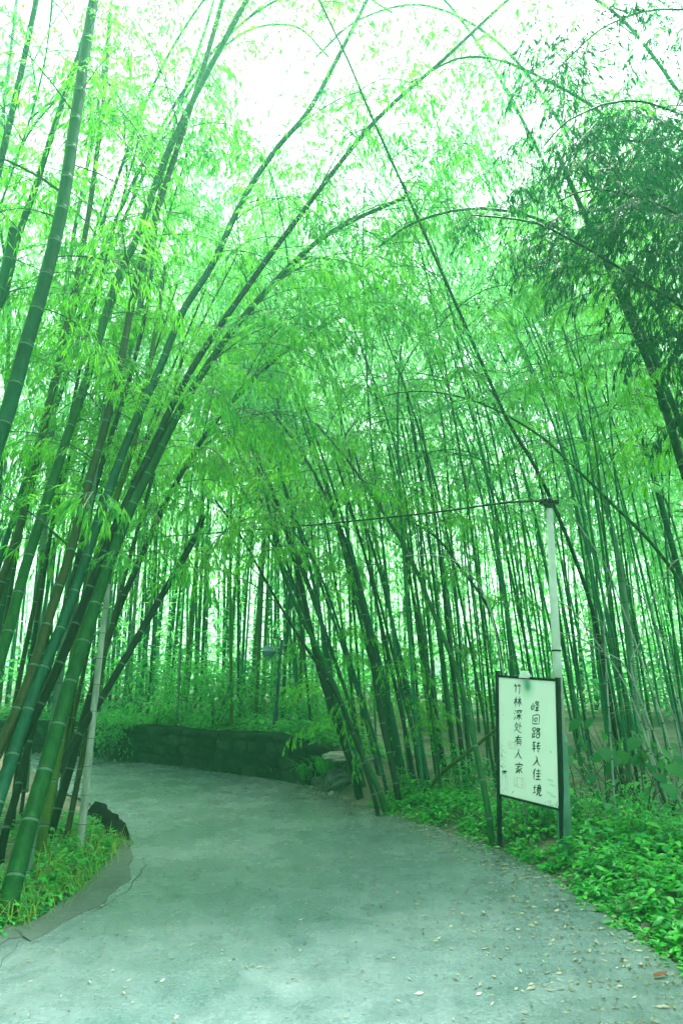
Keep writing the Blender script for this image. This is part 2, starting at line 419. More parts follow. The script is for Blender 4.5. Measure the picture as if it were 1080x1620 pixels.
def spray_mb(seed, L=1.3, ntw=22, leafL=.14, droop=1.0, near=True, twig=True):
    """one leafy branch: an arching stem, side twigs, fans of hanging blades; grows along +X"""
    rs = random.Random(seed); ru = rs.uniform
    br, lv = MB(), MB()
    def arc(p, d, length, n, dr, wob):
        out = [p]
        for i in range(n):
            d = (d + Vector((0, 0, -dr / n)) + Vector((ru(-1, 1), ru(-1, 1), ru(-1, 1))) * wob / n).normalized()
            p = p + d * (length / n); out.append(p)
        return out
    main = arc(Vector((0, 0, 0)), Vector((1, 0, ru(.5, .95))), L, 9, 1.5 * droop, .5)
    if twig: br.tube(main, [.0055 * L * (1 - .75 * i / 9) for i in range(10)], 4, 0, False)
    def blade(p, d, ll):
        d = (d + Vector((0, 0, -ru(.15, .75)))).normalized()
        up = (Vector((0, 0, 1)) + Vector((ru(-1, 1), ru(-1, 1), ru(-1, 1))) * .7).normalized()
        ll *= ru(.65, 1.15)
        if near: lv.leaf(p, d, up, ll, ll * ru(.10, .15), 0, rs.random(), .25, ru(.02, .2))
        else: lv.kite(p, d, up, ll * 1.1, ll * ru(.12, .17), 0, rs.random())
    for k in range(ntw):
        t = .14 + .86 * (k + ru(0, .8)) / ntw; x = min(8.99, t * 9); j = int(x); p = main[j].lerp(main[j + 1], x - j)
        md = (main[j + 1] - main[j]).normalized(); yaw = ru(.35, 1.25) * (1 if k % 2 else -1)
        d = Matrix.Rotation(yaw, 3, 'Z') @ md + Vector((0, 0, ru(-.2, .35)))
        tl = L * ru(.16, .36) * (1.15 - .55 * t)
        tw = arc(p, d.normalized(), tl, 4, 1.0 * droop, .5)
        if twig: br.tube(tw, [.0022, .002, .0016, .0012, .001], 3, 0, False)
        ed = (tw[4] - tw[3]).normalized()
        for q in range(rs.randint(4, 6)):
            blade(tw[4], Matrix.Rotation(ru(-1.1, 1.1), 3, 'Z') @ ed, leafL)
        for q in (1, 2, 3):
            for sgn in ((-1, 1) if near else (rs.choice((-1, 1)),)):
                dd = (tw[q + 1] - tw[q]).normalized(); blade(tw[q].lerp(tw[q + 1], rs.random()), Matrix.Rotation(sgn * ru(.4, 1.0), 3, 'Z') @ dd, leafL * .9)
    for q in range(5): blade(main[-1], Matrix.Rotation(ru(-1, 1), 3, 'Z') @ (main[-1] - main[-2]), leafL)
    return br, lv
SPR = {}
for kind, lm, tm in (('fresh', 'leaf', 'twig'), ('dark', 'leaf_shaded', 'twig')):
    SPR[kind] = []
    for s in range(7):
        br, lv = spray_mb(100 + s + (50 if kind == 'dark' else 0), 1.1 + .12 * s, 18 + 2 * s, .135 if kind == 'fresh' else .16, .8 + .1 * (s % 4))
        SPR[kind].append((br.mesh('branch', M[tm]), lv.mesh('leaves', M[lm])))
def join(br, lv, name, mats):
    o = len(br.v); br.v += lv.v; br.a += lv.a
    for f_, sm_ in zip(lv.f, lv.sm): br.f.append([i + o for i in f_]); br.m.append(1); br.sm.append(sm_)
    return br.mesh(name, mats)
MIDSPR = [join(*spray_mb(300 + s, 1.3 + .15 * s, 20, .15, .8 + .12 * (s % 4), True), 'leafy_branch', [M['twig'], M['leaf']]) for s in range(5)]

def add_sprays(root, pos, n, t0, t1, kind='fresh', size=1.0, az=None, spread=math.pi, merged=False, rs=random):
    for k in range(n):
        t = t0 + (t1 - t0) * (k + rs.random()) / n
        p = pos(min(.999, t)) - root.location
        a = (rs.uniform(-math.pi, math.pi) if az is None else az + rs.uniform(-spread, spread))
        sc = size * rs.uniform(.7, 1.25) * (1.0 if t < .85 else .8)
        rot = (rs.uniform(-.25, .25), rs.uniform(-.3, .35), a)
        if merged: link('leafy_branch', rs.choice(MIDSPR), root, p, rot, sc)
        else:
            bm_, lm_ = rs.choice(SPR[kind]); b_ = link('branch', bm_, root, p, rot, sc); link('leaves', lm_, b_)
ZC = lambda Y: Y * CP                      # close enough to the distance along the view for sizes
def px_bamboo(name, label, pts, Yb, Yt, w0, w1, mat, sprays=(), cat='bamboo', group=None, node=.37, base=None, wax=True, sides=12):
    """a culm whose line was read off the photograph and given its own distance; the base stands on the ground"""
    P = []; n = len(pts)
    if Yb is None: Yb = foot(*pts[0]).y
    tt = [0.0]
    for a_, b_ in zip(pts, pts[1:]): tt.append(tt[-1] + math.hypot(b_[0] - a_[0], b_[1] - a_[1]))
    for (x, y), s in zip(pts, tt):
        f_ = s / tt[-1]; P.append(at(x, y, Yb + (Yt - Yb) * f_))
    if base is None:
        b0 = Vector((P[0].x, P[0].y, H(P[0].x, P[0].y) - .08))
        if P[0].z > b0.z + .15:
            d = (P[0] - P[1]); k = min(.9, (P[0].z - b0.z)); b0 = Vector((P[0].x + d.x / max(.1, -d.z) * k * .6 if d.z < 0 else P[0].x, P[0].y, 0))
            b0.z = H(b0.x, b0.y) - .08; P.insert(0, b0)
        else: P[0].z = b0.z
    root = empty(name, P[0].copy(), label, cat, group)
    me, pos, nn = culm_mesh([p - P[0] for p in P], w0 / 2 * Yb / F * 1.0, max(.006, w1 / 2 * Yt / F), node, sides, mat, wax)
    link('culm', me, root)
    wpos = lambda t: pos(t) + root.location
    for sp in sprays:
        sp = dict(sp); sp['n'] = int(sp['n'] * DENSE + .5); add_sprays(root, wpos, **sp)
    return root, wpos
S = lambda n, t0, t1, **k: dict(n=n, t0=t0, t1=t1, **k)
PI = math.pi; DENSE = 1.6
# the big leaning clump beside the inner bend; azimuth 0 = towards +X (right), PI/2 = away from the camera
px_bamboo('bamboo', 'thick bright green culm rooted at the lower left corner, leaning across the clump', [(2, 1462), (38, 1335), (76, 1205), (112, 1080), (160, 930), (200, 820), (245, 728), (290, 640), (370, 520), (470, 410), (540, 358), (640, 312)], None, 8.2, 29, 7, 'culm_green', [S(4, .27, .5, size=.55), S(9, .45, .98), S(8, .55, .95, az=-.2, spread=.8, size=1.2)])
px_bamboo('bamboo', 'long dark culm arching from the leaning clump right over the road', [(-45, 1335), (20, 1200), (90, 1060), (170, 862), (235, 722), (300, 590), (380, 470), (470, 347), (590, 195), (700, 95), (800, 2), (880, -60)], 5.6, 8.6, 17, 6, 'culm_dark', [S(4, .27, .5, size=.55), S(13, .45, .98)])
px_bamboo('bamboo', 'thick waxy teal culm in the leaning clump, pale where it crosses the white sky', [(-25, 1345), (18, 1205), (60, 1080), (110, 960), (160, 812), (205, 690), (250, 590), (290, 492), (335, 420), (390, 305), (440, 232), (490, 172), (545, 70), (600, -40), (640, -120)], 5.2, 9.0, 21, 7, 'culm_teal', [S(4, .27, .5, size=.55), S(10, .45, 1)])
px_bamboo('bamboo', 'brownish culm with dark nodes between the teal culm and the slanting bright green one', [(-70, 1310), (-8, 1200), (45, 1080), (80, 970), (110, 880), (135, 782), (165, 680), (190, 580), (215, 452), (250, 330), (285, 222), (330, 80), (360, -30)], 5.3, 8.2, 18, 9, 'culm_brown', [S(4, .27, .5, size=.55), S(9, .45, 1)])
px_bamboo('bamboo', 'smooth bright green culm slanting from the left edge, pale near the top', [(-110, 1400), (-45, 1190), (10, 1012), (40, 900), (75, 790), (110, 680), (150, 560), (185, 442), (220, 370), (262, 250), (320, 130), (385, 10), (420, -60)], 5.0, 8.2, 21, 10, 'culm_green', [S(4, .27, .5, size=.55), S(9, .45, 1)])
px_bamboo('bamboo', 'slim brown culm at the left edge', [(-80, 1250), (-35, 1080), (0, 930), (30, 840), (60, 722), (85, 612), (105, 520), (140, 342), (165, 150), (175, 20)], 6.6, 9, 16, 7, 'culm_brown', [S(4, .27, .5, size=.55), S(9, .4, 1)])
px_bamboo('bamboo', 'thickest dark teal culm, cut by the left edge and reaching the top', [(-290, 1560), (-230, 1340), (-120, 1020), (0, 690), (40, 552), (75, 430), (100, 320), (118, 200), (145, 20), (165, -90)], 4.2, 5.8, 35, 18, 'culm_teal', [S(3, .5, .7), S(6, .7, 1, size=.8)])
px_bamboo('bamboo', 'slim near-black culm on the road side of the clump, curving toward hanging leaves', [(82, 1312), (108, 1225), (132, 1140), (180, 985), (220, 890), (270, 780), (330, 682), (400, 602), (470, 542), (540, 500)], 7.2, 8.6, 14, 5, 'culm_dark', [S(6, .5, 1, az=-.2, spread=1.2), S(10, .5, .98, az=-.5, spread=.7, size=1.2)])
px_bamboo('bamboo', 'pale yellowish-green culm low in the clump beside the thick bright green one', [(66, 1330), (90, 1205), (106, 1110), (132, 960), (170, 830), (215, 690), (240, 560), (262, 420)], 6.4, 8.4, 15, 7, 'culm_yellow', [S(7, .5, 1)])
px_bamboo('bamboo', 'thin brown culm near the grey stick, short and leaning', [(102, 1330), (118, 1262), (136, 1172), (155, 1085), (190, 940), (240, 760), (290, 560)], 6.9, 8.6, 9, 5, 'culm_brown', [S(6, .5, 1)])
px_bamboo('bamboo', 'thin blue-green culm with pale banded nodes growing out of the verge grass', [(42, 1398), (52, 1335), (64, 1272), (76, 1190), (96, 1060), (130, 900), (150, 760), (165, 640)], None, 6.8, 9, 6, 'culm_pale', [S(5, .55, 1)], node=.16)
px_bamboo('bamboo', 'dark culm in the gloom at the left edge with road showing beside it', [(5, 1330), (28, 1250), (60, 1120), (95, 990), (120, 900), (160, 740), (205, 600), (235, 470), (250, 330)], 6.4, 8.6, 12, 6, 'culm_dark', [S(8, .4, 1)])
px_bamboo('bamboo', 'upright dark culm crossing the top left corner beside the thickest one', [(-180, 1350), (-110, 800), (-60, 520), (0, 262), (30, 132), (60, -10), (75, -80)], 7, 7.6, 18, 10, 'culm_teal', [S(5, .45, 1)])
px_bamboo('bamboo', 'dark culm at the left edge rising behind the thickest one, leafy at its joints', [(-170, 1330), (-110, 800), (-40, 560), (5, 470), (30, 372), (58, 292), (92, 182), (127, 80), (155, -30)], 6.6, 7.4, 20, 8, 'culm_teal', [S(6, .4, 1)])
px_bamboo('bamboo_stump', 'tall cut-off bamboo stem with a flat top at the left edge', [(-150, 1330), (-80, 850), (-20, 540), (6, 440), (22, 362)], 6.0, 6.4, 20, 15, 'culm_teal', cat='bamboo stump')
px_bamboo('bamboo', 'very pale thin culm against the white sky in the top left corner', [(-120, 1310), (-70, 700), (-20, 330), (4, 190), (28, -10), (36, -70)], 10, 10.4, 10, 6, 'culm_pale', [S(5, .45, 1)])
px_bamboo('bamboo', 'slender straight culm behind the thickest one, seen through leaves', [(40, 1240), (70, 850), (95, 545), (115, 385), (152, 190), (175, 20), (180, -60)], 10, 10.5, 12, 5, 'culm_pale', [S(10, .35, 1)])
px_bamboo('bamboo', 'thin pale culm rising through the sunlit gap of white sky', [(70, 1240), (140, 800), (205, 560), (235, 400), (275, 200), (330, 30), (350, -50)], 10, 10.8, 12, 5, 'culm_pale', [S(9, .4, 1)])
rl = random.Random(9)
for k in range(8):
    bx = rl.uniform(-60, 110); by = 1330 - .55 * abs(bx - 20) * rl.uniform(.6, 1.4) - 20; ln = rl.uniform(.75, 1.25); hh = rl.uniform(800, 1150)
    yb = min(8.4, foot(max(10, bx), max(1245, by)).y + rl.uniform(-.2, .6))
    px_bamboo('bamboo', 'slim dark green culm among the thicker ones of the leaning clump', [(bx, by), (bx + 30 * ln, by - hh * .2), (bx + 82 * ln, by - hh * .45), (bx + 150 * ln, by - hh * .72), (bx + 250 * ln, by - hh)], yb, yb + rl.uniform(.5, 2), rl.uniform(5, 9), 3, rl.choice(('culm_dark', 'culm_green', 'culm_teal', 'culm_brown')), [S(7, .38, 1, size=.8)], group='slim culms of the leaning clump')
for lab, pts, yb, yt in (
    ('tall pale culm bending over from the leaning clump toward the top centre', [(-120, 1310), (40, 760), (170, 380), (300, 130), (420, 10), (540, -20), (620, 20)], 9, 10),
    ('tall culm with a feathery top between the two palest ones', [(-60, 1300), (60, 700), (170, 330), (250, 120), (330, -10), (400, -80)], 9.5, 10.5),
    ('tall culm drooping its leafy tip into the white gap at the top', [(-90, 1300), (90, 640), (240, 250), (360, 70), (460, 40), (520, 90)], 10, 11.5),
    ('tall culm from behind the pole bending left high over the road', [(1180, 1260), (1060, 640), (940, 300), (810, 90), (680, 10), (570, 30), (500, 90)], 9.5, 11),
    ('tall feathery culm from behind the pole reaching the top edge', [(1160, 1255), (1000, 640), (860, 260), (720, 20), (600, -70), (480, -60)], 10, 11)):
    px_bamboo('bamboo', lab, pts, yb, yt, 11, 4, 'culm_teal', [S(18, .45, 1, size=1.25)])
# the straight bare sticks of the clump
px_bamboo('leaning_cane', 'dead blackish cane cut off at its upper end, propped across the clump', [(60, 1300), (100, 1205), (170, 1090), (240, 970), (300, 866), (322, 815)], 6.6, 8.0, 12, 10, 'culm_dark', cat='bamboo cane')
px_bamboo('bare_cane', 'pale grey upright stick with dark bands at the edge of the verge', [(127, 1338), (136, 1250), (148, 1130), (160, 1022), (172, 925)], None, 7.2, 12, 8, 'culm_grey', cat='bamboo cane', node=.24, wax=False)
px_bamboo('leaning_cane', 'slim pale cane propped slantwise against the grove beside the sign', [(655, 1262), (700, 1222), (750, 1182), (800, 1140)], None, 8.2, 7, 5, 'culm_yellow', cat='bamboo cane')

# culms of the far verge, fanning out to the left over the road
px_bamboo('bamboo', 'thick dark culm at the front of the fanning clump, arching over the wall', [(572, 1264), (560, 1222), (532, 1142), (506, 1062), (490, 990), (470, 902), (440, 802), (405, 717), (370, 650)], None, 9.8, 12, 5, 'culm_dark', [S(4, .6, 1)])
px_bamboo('bamboo', 'thin dark culm leaning farthest left out of the fanning clump', [(590, 1256), (556, 1152), (526, 1088), (470, 1003), (422, 922), (382, 850), (340, 790)], 8.9, 9.4, 7, 3, 'culm_dark', [S(4, .6, 1)])
px_bamboo('bamboo', 'dark culm in the middle of the fanning clump, slightly bowed', [(600, 1252), (566, 1180), (536, 1102), (510, 1042), (470, 962), (440, 880), (420, 780), (395, 700)], 9.0, 9.6, 10, 4, 'culm_green', [S(3, .6, 1)])
px_bamboo('bamboo', 'pale teal culm at the foot of the fanning clump', [(568, 1262), (548, 1182), (534, 1120), (520, 1050), (500, 940), (470, 830), (440, 740)], None, 9.8, 9, 4, 'culm_teal', [S(3, .6, 1)])
px_bamboo('bamboo', 'upright dark culm on the right side of the fanning clump', [(626, 1240), (602, 1130), (582, 1002), (556, 885), (522, 800), (480, 720), (430, 650)], 9.4, 10.6, 10, 4, 'culm_dark', [S(3, .6, 1)])
px_bamboo('bamboo', 'long thin green culm leaning left from beside the sign', [(772, 1285), (745, 1152), (722, 1062), (690, 982), (648, 880), (600, 802), (555, 735), (500, 670)], 7.4, 9.6, 10, 4, 'culm_green', [S(7, .6, 1)])
px_bamboo('bamboo', 'thin dark culm rising just left of the sign', [(796, 1180), (793, 1052), (772, 962), (728, 900), (690, 850), (640, 820)], 9.6, 10, 8, 3, 'culm_dark', [S(6, .5, 1, size=.8)])
rf = random.Random(3)
for k in range(20):
    bx = 560 + 185 * (k + rf.random()) / 20; by = 1268 - 50 * rf.random() - (bx - 560) * .06; ln = (1.15 - .9 * (bx - 560) / 185) * rf.uniform(.7, 1.15); hh = rf.uniform(470, 640)
    px_bamboo('bamboo', 'slim dark culm in the dense clump between the boulder and the sign', [(bx, by), (bx - 8 - 22 * ln, by - hh * .2), (bx - 12 - 60 * ln, by - hh * .42), (bx - 15 - 115 * ln, by - hh * .7), (bx - 20 - 190 * ln, by - hh)], foot(bx, by).y, foot(bx, by).y + rf.uniform(.2, 1.2), rf.uniform(5, 9), 3, rf.choice(('culm_dark', 'culm_green', 'culm_green', 'culm_teal')), [S(2, .6, 1, size=.8, merged=True), S(2, .12, .42, size=.55, merged=True)], group='culms of the dense clump beside the road')
# culms arching in from the side of the sign
px_bamboo('bamboo', 'dark culm of the leafy pair at the right edge, the thicker one', [(1180, 1290), (1130, 900), (1080, 742), (1050, 642), (1020, 562), (985, 480), (960, 420), (915, 320), (880, 240)], 7, 7.2, 20, 8, 'culm_dark', [S(9, .5, 1)])
px_bamboo('bamboo', 'dark culm of the leafy pair at the right edge, the slimmer one', [(1200, 1300), (1140, 840), (1080, 682), (1040, 582), (1000, 490), (972, 436), (930, 350)], 7.2, 7.3, 16, 7, 'culm_teal', [S(8, .5, 1)])
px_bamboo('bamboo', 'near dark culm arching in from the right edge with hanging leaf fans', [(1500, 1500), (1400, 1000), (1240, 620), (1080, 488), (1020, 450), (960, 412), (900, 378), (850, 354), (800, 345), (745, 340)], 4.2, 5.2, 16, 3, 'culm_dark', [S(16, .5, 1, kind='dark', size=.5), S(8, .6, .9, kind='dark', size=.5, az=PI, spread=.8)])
px_bamboo('bamboo', 'long slender dark culm crossing the canopy diagonally up from the pole', [(985, 1240), (945, 1000), (900, 860), (850, 747), (800, 660), (740, 525), (690, 412), (640, 300), (590, 190), (550, 95), (505, 0), (470, -80)], 9, 7.2, 7, 4, 'culm_dark', [S(11, .5, 1), S(4, .42, .6, size=.7)])
px_bamboo('bamboo', 'straight pale teal culm behind the canopy gap above the pole', [(1015, 1210), (980, 900), (940, 742), (900, 622), (860, 520), (825, 442), (785, 330), (750, 230)], 12.5, 12.5, 10, 6, 'culm_pale', [S(9, .5, 1, size=1.2)])
px_bamboo('bamboo', 'slender cane bowing left in a long arc above the pole', [(1115, 1235), (1085, 960), (1040, 872), (960, 790), (900, 732), (850, 687), (770, 642), (700, 622), (640, 620), (590, 632)], 8, 9, 9, 2, 'culm_green', [S(9, .55, 1, size=.7)])
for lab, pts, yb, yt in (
    ('bamboo with shade-dark leaves behind the drooping one at the upper right', [(1460, 1400), (1320, 700), (1150, 330), (1050, 240), (960, 220), (900, 250), (870, 300)], 5.6, 6.6),
    ('upper right drooping bamboo, shade-dark leaves massed at the right edge', [(1500, 1450), (1380, 800), (1200, 440), (1080, 345), (1000, 310), (930, 300), (880, 320)], 4.4, 5.0),
    ('bamboo drooping from the top right corner with shade-dark leaves', [(1480, 1400), (1320, 560), (1160, 240), (1060, 175), (980, 160), (900, 190), (860, 230)], 4.6, 5.4),
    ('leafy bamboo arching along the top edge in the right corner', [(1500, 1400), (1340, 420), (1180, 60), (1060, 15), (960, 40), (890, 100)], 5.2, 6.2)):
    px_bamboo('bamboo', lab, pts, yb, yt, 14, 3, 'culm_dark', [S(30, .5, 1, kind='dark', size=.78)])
for lab, pts, yb, yt in (
    ('bamboo spreading a mid-green spray over the middle of the canopy', [(1350, 1300), (1200, 760), (1030, 480), (880, 360), (760, 330), (660, 350), (600, 390)], 6.5, 8.0),
    ('bamboo bowing over the road with fresh leaves near the top edge', [(1330, 1290), (1180, 560), (1000, 230), (850, 120), (740, 90), (650, 130)], 7.0, 8.4),
    ('bamboo bowing high over the road with yellow-green leaf tips', [(1340, 1290), (1200, 420), (1010, 60), (850, -40), (700, -60), (600, -10)], 7.4, 9.0)):
    px_bamboo('bamboo', lab, pts, yb, yt, 14, 4, 'culm_green', [S(16, .45, 1, size=1.05)])

# ------------------------------------------------------------------ the groves: one mesh per kind of culm and plume, copied
GROVE = []
rs = random.Random(11)
def grove_proto(seed, hgt, r0, mat, t_low, ns=32):
    q = random.Random(seed); lean = q.uniform(.02, .07) * hgt; tip = q.uniform(.10, .26) * hgt
    pts = [(0, 0, -.1), (lean * .15, 0, hgt * .25), (lean * .5, q.uniform(-.1, .1), hgt * .5), (lean + tip * .25, q.uniform(-.2, .2), hgt * .75), (lean + tip * .6, 0, hgt * .9), (lean + tip, 0, hgt * .955), (lean + tip * 1.3, 0, hgt * .94)]
    me, pos, nn = culm_mesh(pts, r0, .006, .36, 7, mat, True)
    fo = MB()
    for k in range(ns):
        t = t_low + (1 - t_low) * (k + q.random()) / ns
        br, lv = spray_mb(seed * 100 + k, q.uniform(1.0, 1.9) * (1.1 - .45 * max(0, t - .6) / .4), 17, .15, q.uniform(.8, 1.2), False)
        mt = Matrix.Translation(pos(min(t, .995))) @ Matrix.Rotation(q.uniform(-PI, PI), 4, 'Z') @ Matrix.Rotation(q.uniform(-.3, .3), 4, 'Y')
        for mb_, mi in ((br, 0), (lv, 1)):
            o = len(fo.v); fo.v += [tuple(mt @ Vector(v)) for v in mb_.v]; fo.a += mb_.a
            fo.f += [[i + o for i in f_] for f_ in mb_.f]; fo.m += [mi] * len(mb_.f); fo.sm += [False] * len(mb_.f)
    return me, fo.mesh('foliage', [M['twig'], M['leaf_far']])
PRO = [grove_proto(21 + s, (10.6, 11.4, 12.2, 9.8, 11.0, 12.8)[s], (.024, .029, .031, .020, .026, .027)[s], ('culm_mid', 'culm_mid', 'culm_teal', 'culm_mid', 'culm_green', 'culm_mid')[s], (.36, .3, .4, .22, .34, .3)[s]) for s in range(6)]
PALE = [grove_proto(31 + s, (11.5, 12.5, 10.8)[s], (.034, .042, .032)[s], ('culm_pale', 'culm_yellow', 'culm_teal')[s], (.5, .46, .42)[s], 38) for s in range(3)]
SPARSE = [grove_proto(41 + s, (9.6, 10.4, 11.2, 9.0)[s], (.023, .025, .021, .018)[s], ('culm_green', 'culm_mid', 'culm_teal', 'culm_mid')[s], (.5, .55, .6, .45)[s], 7) for s in range(4)]
def grove(n, xr, yr, lab, grp, pro, lean, mind, ok=None, scl=(.85, 1.15)):
    placed = []; tries = 0
    while len(placed) < n and tries < n * 60:
        tries += 1; x, y = rs.uniform(*xr), rs.uniform(*yr)
        if ok and not ok(x, y): continue
        if any((x - a) ** 2 + (y - b_) ** 2 < mind ** 2 for a, b_ in placed): continue
        placed.append((x, y))
        cm, fm = rs.choice(pro); root = empty('bamboo', (x, y, H(x, y)), lab, 'bamboo', grp)
        root.rotation_euler = (rs.uniform(-.05, .05), lean + rs.uniform(-.06, .06), 0)
        rz = rs.uniform(-PI, PI) if rs.random() < .5 else PI + rs.uniform(-.7, .7); sc = rs.uniform(*scl)
        link('culm', cm, root, None, (0, 0, rz), sc); link('foliage', fm, root, None, (0, 0, rz), sc)
    return placed
clear_r = lambda x, y: (float(segdist(np.array([x]), np.array([y]), road_poly, True)[0]) > .7) and not bool(inside(np.array([x]), np.array([y]), road_poly)[0])
grove(42, (.2, 4.6), (9.0, 12.2), 'dark slender culm standing in the near rows of the grove beyond the sign', 'culms in the near rows of the grove', SPARSE, -.07, .18, lambda x, y: clear_r(x, y) and (x / y > .02) and y > 9.2 + .12 * abs(x - 1))
grove(26, (3.2, 8.2), (7.4, 13), 'slender culm standing in the shade behind the pole and the broad-leaved plants', 'culms behind the pole', SPARSE + PRO[:1], -.05, .3, lambda x, y: clear_r(x, y) and x / y > .36 and y > 8.2)
grove(80, (-1, 11), (12.4, 20), 'hazy culm deep in the grove behind the bare earth', 'culms deep in the grove', PRO, -.05, .32, clear_r)
grove(38, (-11, -.6), (13.2, 20), 'straight pale-stemmed culm on the terrace above the stone wall', 'culms on the terrace', PALE + PRO[:2], .01, .4, lambda x, y: clear_r(x, y) and y > 13.6 + .3 * max(0, x + 3), (1.0, 1.3))
grove(34, (-14, -4.2), (9.5, 19), 'hazy culm behind the leaning clump by the inner bend', 'culms behind the leaning clump', PALE + PRO, .04, .4, lambda x, y: clear_r(x, y) and x / y < -.5 , (1.1, 1.45))
for x, y, lab in ((372, 13.7, 'yellow-green culm above the wall, left of the one beside the lantern'), (408, 14.6, 'bright yellow-green upright culm right beside the lantern'), (478, 14.6, 'short-looking yellow-green culm between the lamp post and the fanning clump'), (288, 14.8, 'smooth pale culm standing tall above the middle of the wall')):
    p = terrace_at(x, y); cm, fm = PALE[1] if 'yellow' in lab else PALE[0]
    root = empty('bamboo', p, lab, 'bamboo'); root.rotation_euler = (0, rs.uniform(-.05, .02), 0); rz = rs.uniform(-PI, PI)
    link('culm', cm, root, None, (0, 0, rz), .95); link('foliage', fm, root, None, (0, 0, rz), .95)
# far wood that reads as one mass, plus unseen bamboo added for shade
far = MB(); q = random.Random(5)
for k in range(490):
    if k < 230: x, y = q.uniform(-22, 24), 19.5 + 17 * (k % 23) / 22
    elif k >= 420:
        x, y = (q.uniform(-9, -4.2), q.uniform(-4, 5.5)) if k % 7 < 4 else (q.uniform(5.2, 10), q.uniform(-4, 5)) if k % 7 < 6 else (q.uniform(-5, 5), q.uniform(-8, -5))  # near bamboo out of view, added to shade the close culms
    else:
        a = q.uniform(-PI, PI); r = q.uniform(13, 22); x, y = math.sin(a) * r, 4 + math.cos(a) * r
        if y > 12 and abs(x) < 10 or y < -6.5: continue
        if y > 6 and abs(x) < 9: continue
    hgt = q.uniform(9, 12.5) if x > -4 else q.uniform(9, 13); ln = q.uniform(-.6, .3)
    pts, _ = spline([(x, y, .4), (x + ln * .3, y, hgt * .5), (x + ln, y, hgt * .85), (x + ln * 2.5 + .4, y, hgt)], 9)
    far.tube(pts, [.055 * (1 - .1 * i) for i in range(9)], 5, 0, False)
    for j in range((310 if x < 2 else 230) if y > 0 else 150):
        t = q.uniform(.05 if x > -1 or q.random() < .7 else .5, 1); i = min(7, int(t * 8)); p = pts[i].lerp(pts[i + 1], t * 8 - i)
        rr = 1.5 * (1.25 - t) + .25
        p = p + Vector((q.gauss(0, rr * .6), q.gauss(0, rr * .6), q.gauss(-.2, .5)))
        if -1 < p.y < 10 and abs(p.x) < .62 * p.y + 1.2 and p.z < 1.4 * p.y + 2.5: continue
        d = Vector((q.uniform(-1, 1), q.uniform(-1, 1), q.uniform(-1.2, .1)))
        for _ in range(2): far.kite(p + Vector((q.uniform(-.15, .15), q.uniform(-.15, .15), q.uniform(-.1, .1))), d + Vector((q.uniform(-.6, .6), q.uniform(-.6, .6), 0)), Vector((q.uniform(-.6, .6), q.uniform(-.6, .6), 1)), q.uniform(.22, .36), q.uniform(.05, .08), 1, q.random())
for k in range(110):
    x, y = q.uniform(-17, -.8), q.uniform(18.5, 27); hgt = q.uniform(9, 12)
    far.tube([(x, y, .6), (x + q.uniform(-.2, .3), y, hgt * .5), (x + q.uniform(-.2, .8), y, hgt)], [.05, .045, .02], 5, 0, False)
for k in range(52):  # unseen canopy over the camera, added to shade the road and left clump
    sd_ = -1 if k % 2 else 1; x0, y0 = sd_ * q.uniform(3.4, 4.8), q.uniform(-5, 4.4); x1 = x0 - sd_ * q.uniform(2.2, 5.2)
    pts, _ = spline([(x0, y0, 0), (x0 - sd_ * .4, y0, 5), ((x0 + x1) / 2, y0 - .4, 9), (x1, y0 - .6, 10.6)], 9)
    far.tube(pts, [.05 * (1 - .1 * i) for i in range(9)], 5, 0, False)
    for j in range(190):
        t = q.uniform(.6, 1); i = min(7, int(t * 8)); p = pts[i].lerp(pts[i + 1], t * 8 - i) + Vector((q.gauss(0, .7), q.gauss(-.3, .7), q.gauss(0, .5)))
        far.kite(p, Vector((q.uniform(-1, 1), q.uniform(-1, 1), q.uniform(-1.2, .1))), Vector((q.uniform(-.6, .6), q.uniform(-.6, .6), 1)), q.uniform(.22, .36), q.uniform(.05, .08), 1, q.random())
tag(link('bamboo_wood_and_shade_canopy', far.mesh('bamboo_wood_and_shade_canopy', [M['culm_teal'], M['leaf_far']])), 'pale distant bamboo wood closing the view, plus unseen near bamboo added for shade', 'bamboo wood', kind='stuff')

# ------------------------------------------------------------------ undergrowth
def weed(mb, p, hgt, n, L, q, spread=.6):
    for k in range(n):
        a = q.uniform(-PI, PI); r = hgt * spread * math.sqrt(q.random()); z = hgt * q.uniform(.35, 1) * (1 - .35 * (r / (hgt * spread)))
        c = p + Vector((math.cos(a) * r, math.sin(a) * r, z))
        d = Vector((math.cos(a + q.uniform(-.9, .9)), math.sin(a + q.uniform(-.9, .9)), q.uniform(-.35, .35)))
        ll = L * q.uniform(.6, 1.3)
        mb.broad(c, d, Vector((q.uniform(-.35, .35), q.uniform(-.35, .35), 1)), ll, ll * q.uniform(.42, .6), 0, q.random(), .1, q.uniform(.1, .35))
def cover(name, label, spots, hgt, L, n, mat, q):
    mb = MB()
    for x, y, s in spots: weed(mb, Vector((x, y, H(x, y) - .02)), hgt * s * q.uniform(.7, 1.3), n, L * (.75 + .35 * s), q)
    return tag(link(name, mb.mesh(name, M[mat])), label, 'ground cover', kind='stuff')
q = random.Random(17); spots = []
for p, n_ in zip(ER, NR):
    if 2.2 < p.y < 9.6 and p.x > .1:
        for _ in range(12 if p.y < 6 else 7):
            o_ = abs(q.gauss(0, .75)) + .02
            if o_ < 2.6: c = p + n_ * o_; spots.append((c.x + q.uniform(-.1, .1), c.y + q.uniform(-.1, .1), .35 + .9 * min(1, o_ / .6)))
cover('ground_cover', 'fresh green leafy weeds crowding the road edge below the sign', spots, .22, .058, 30, 'weed', q)
spots = []
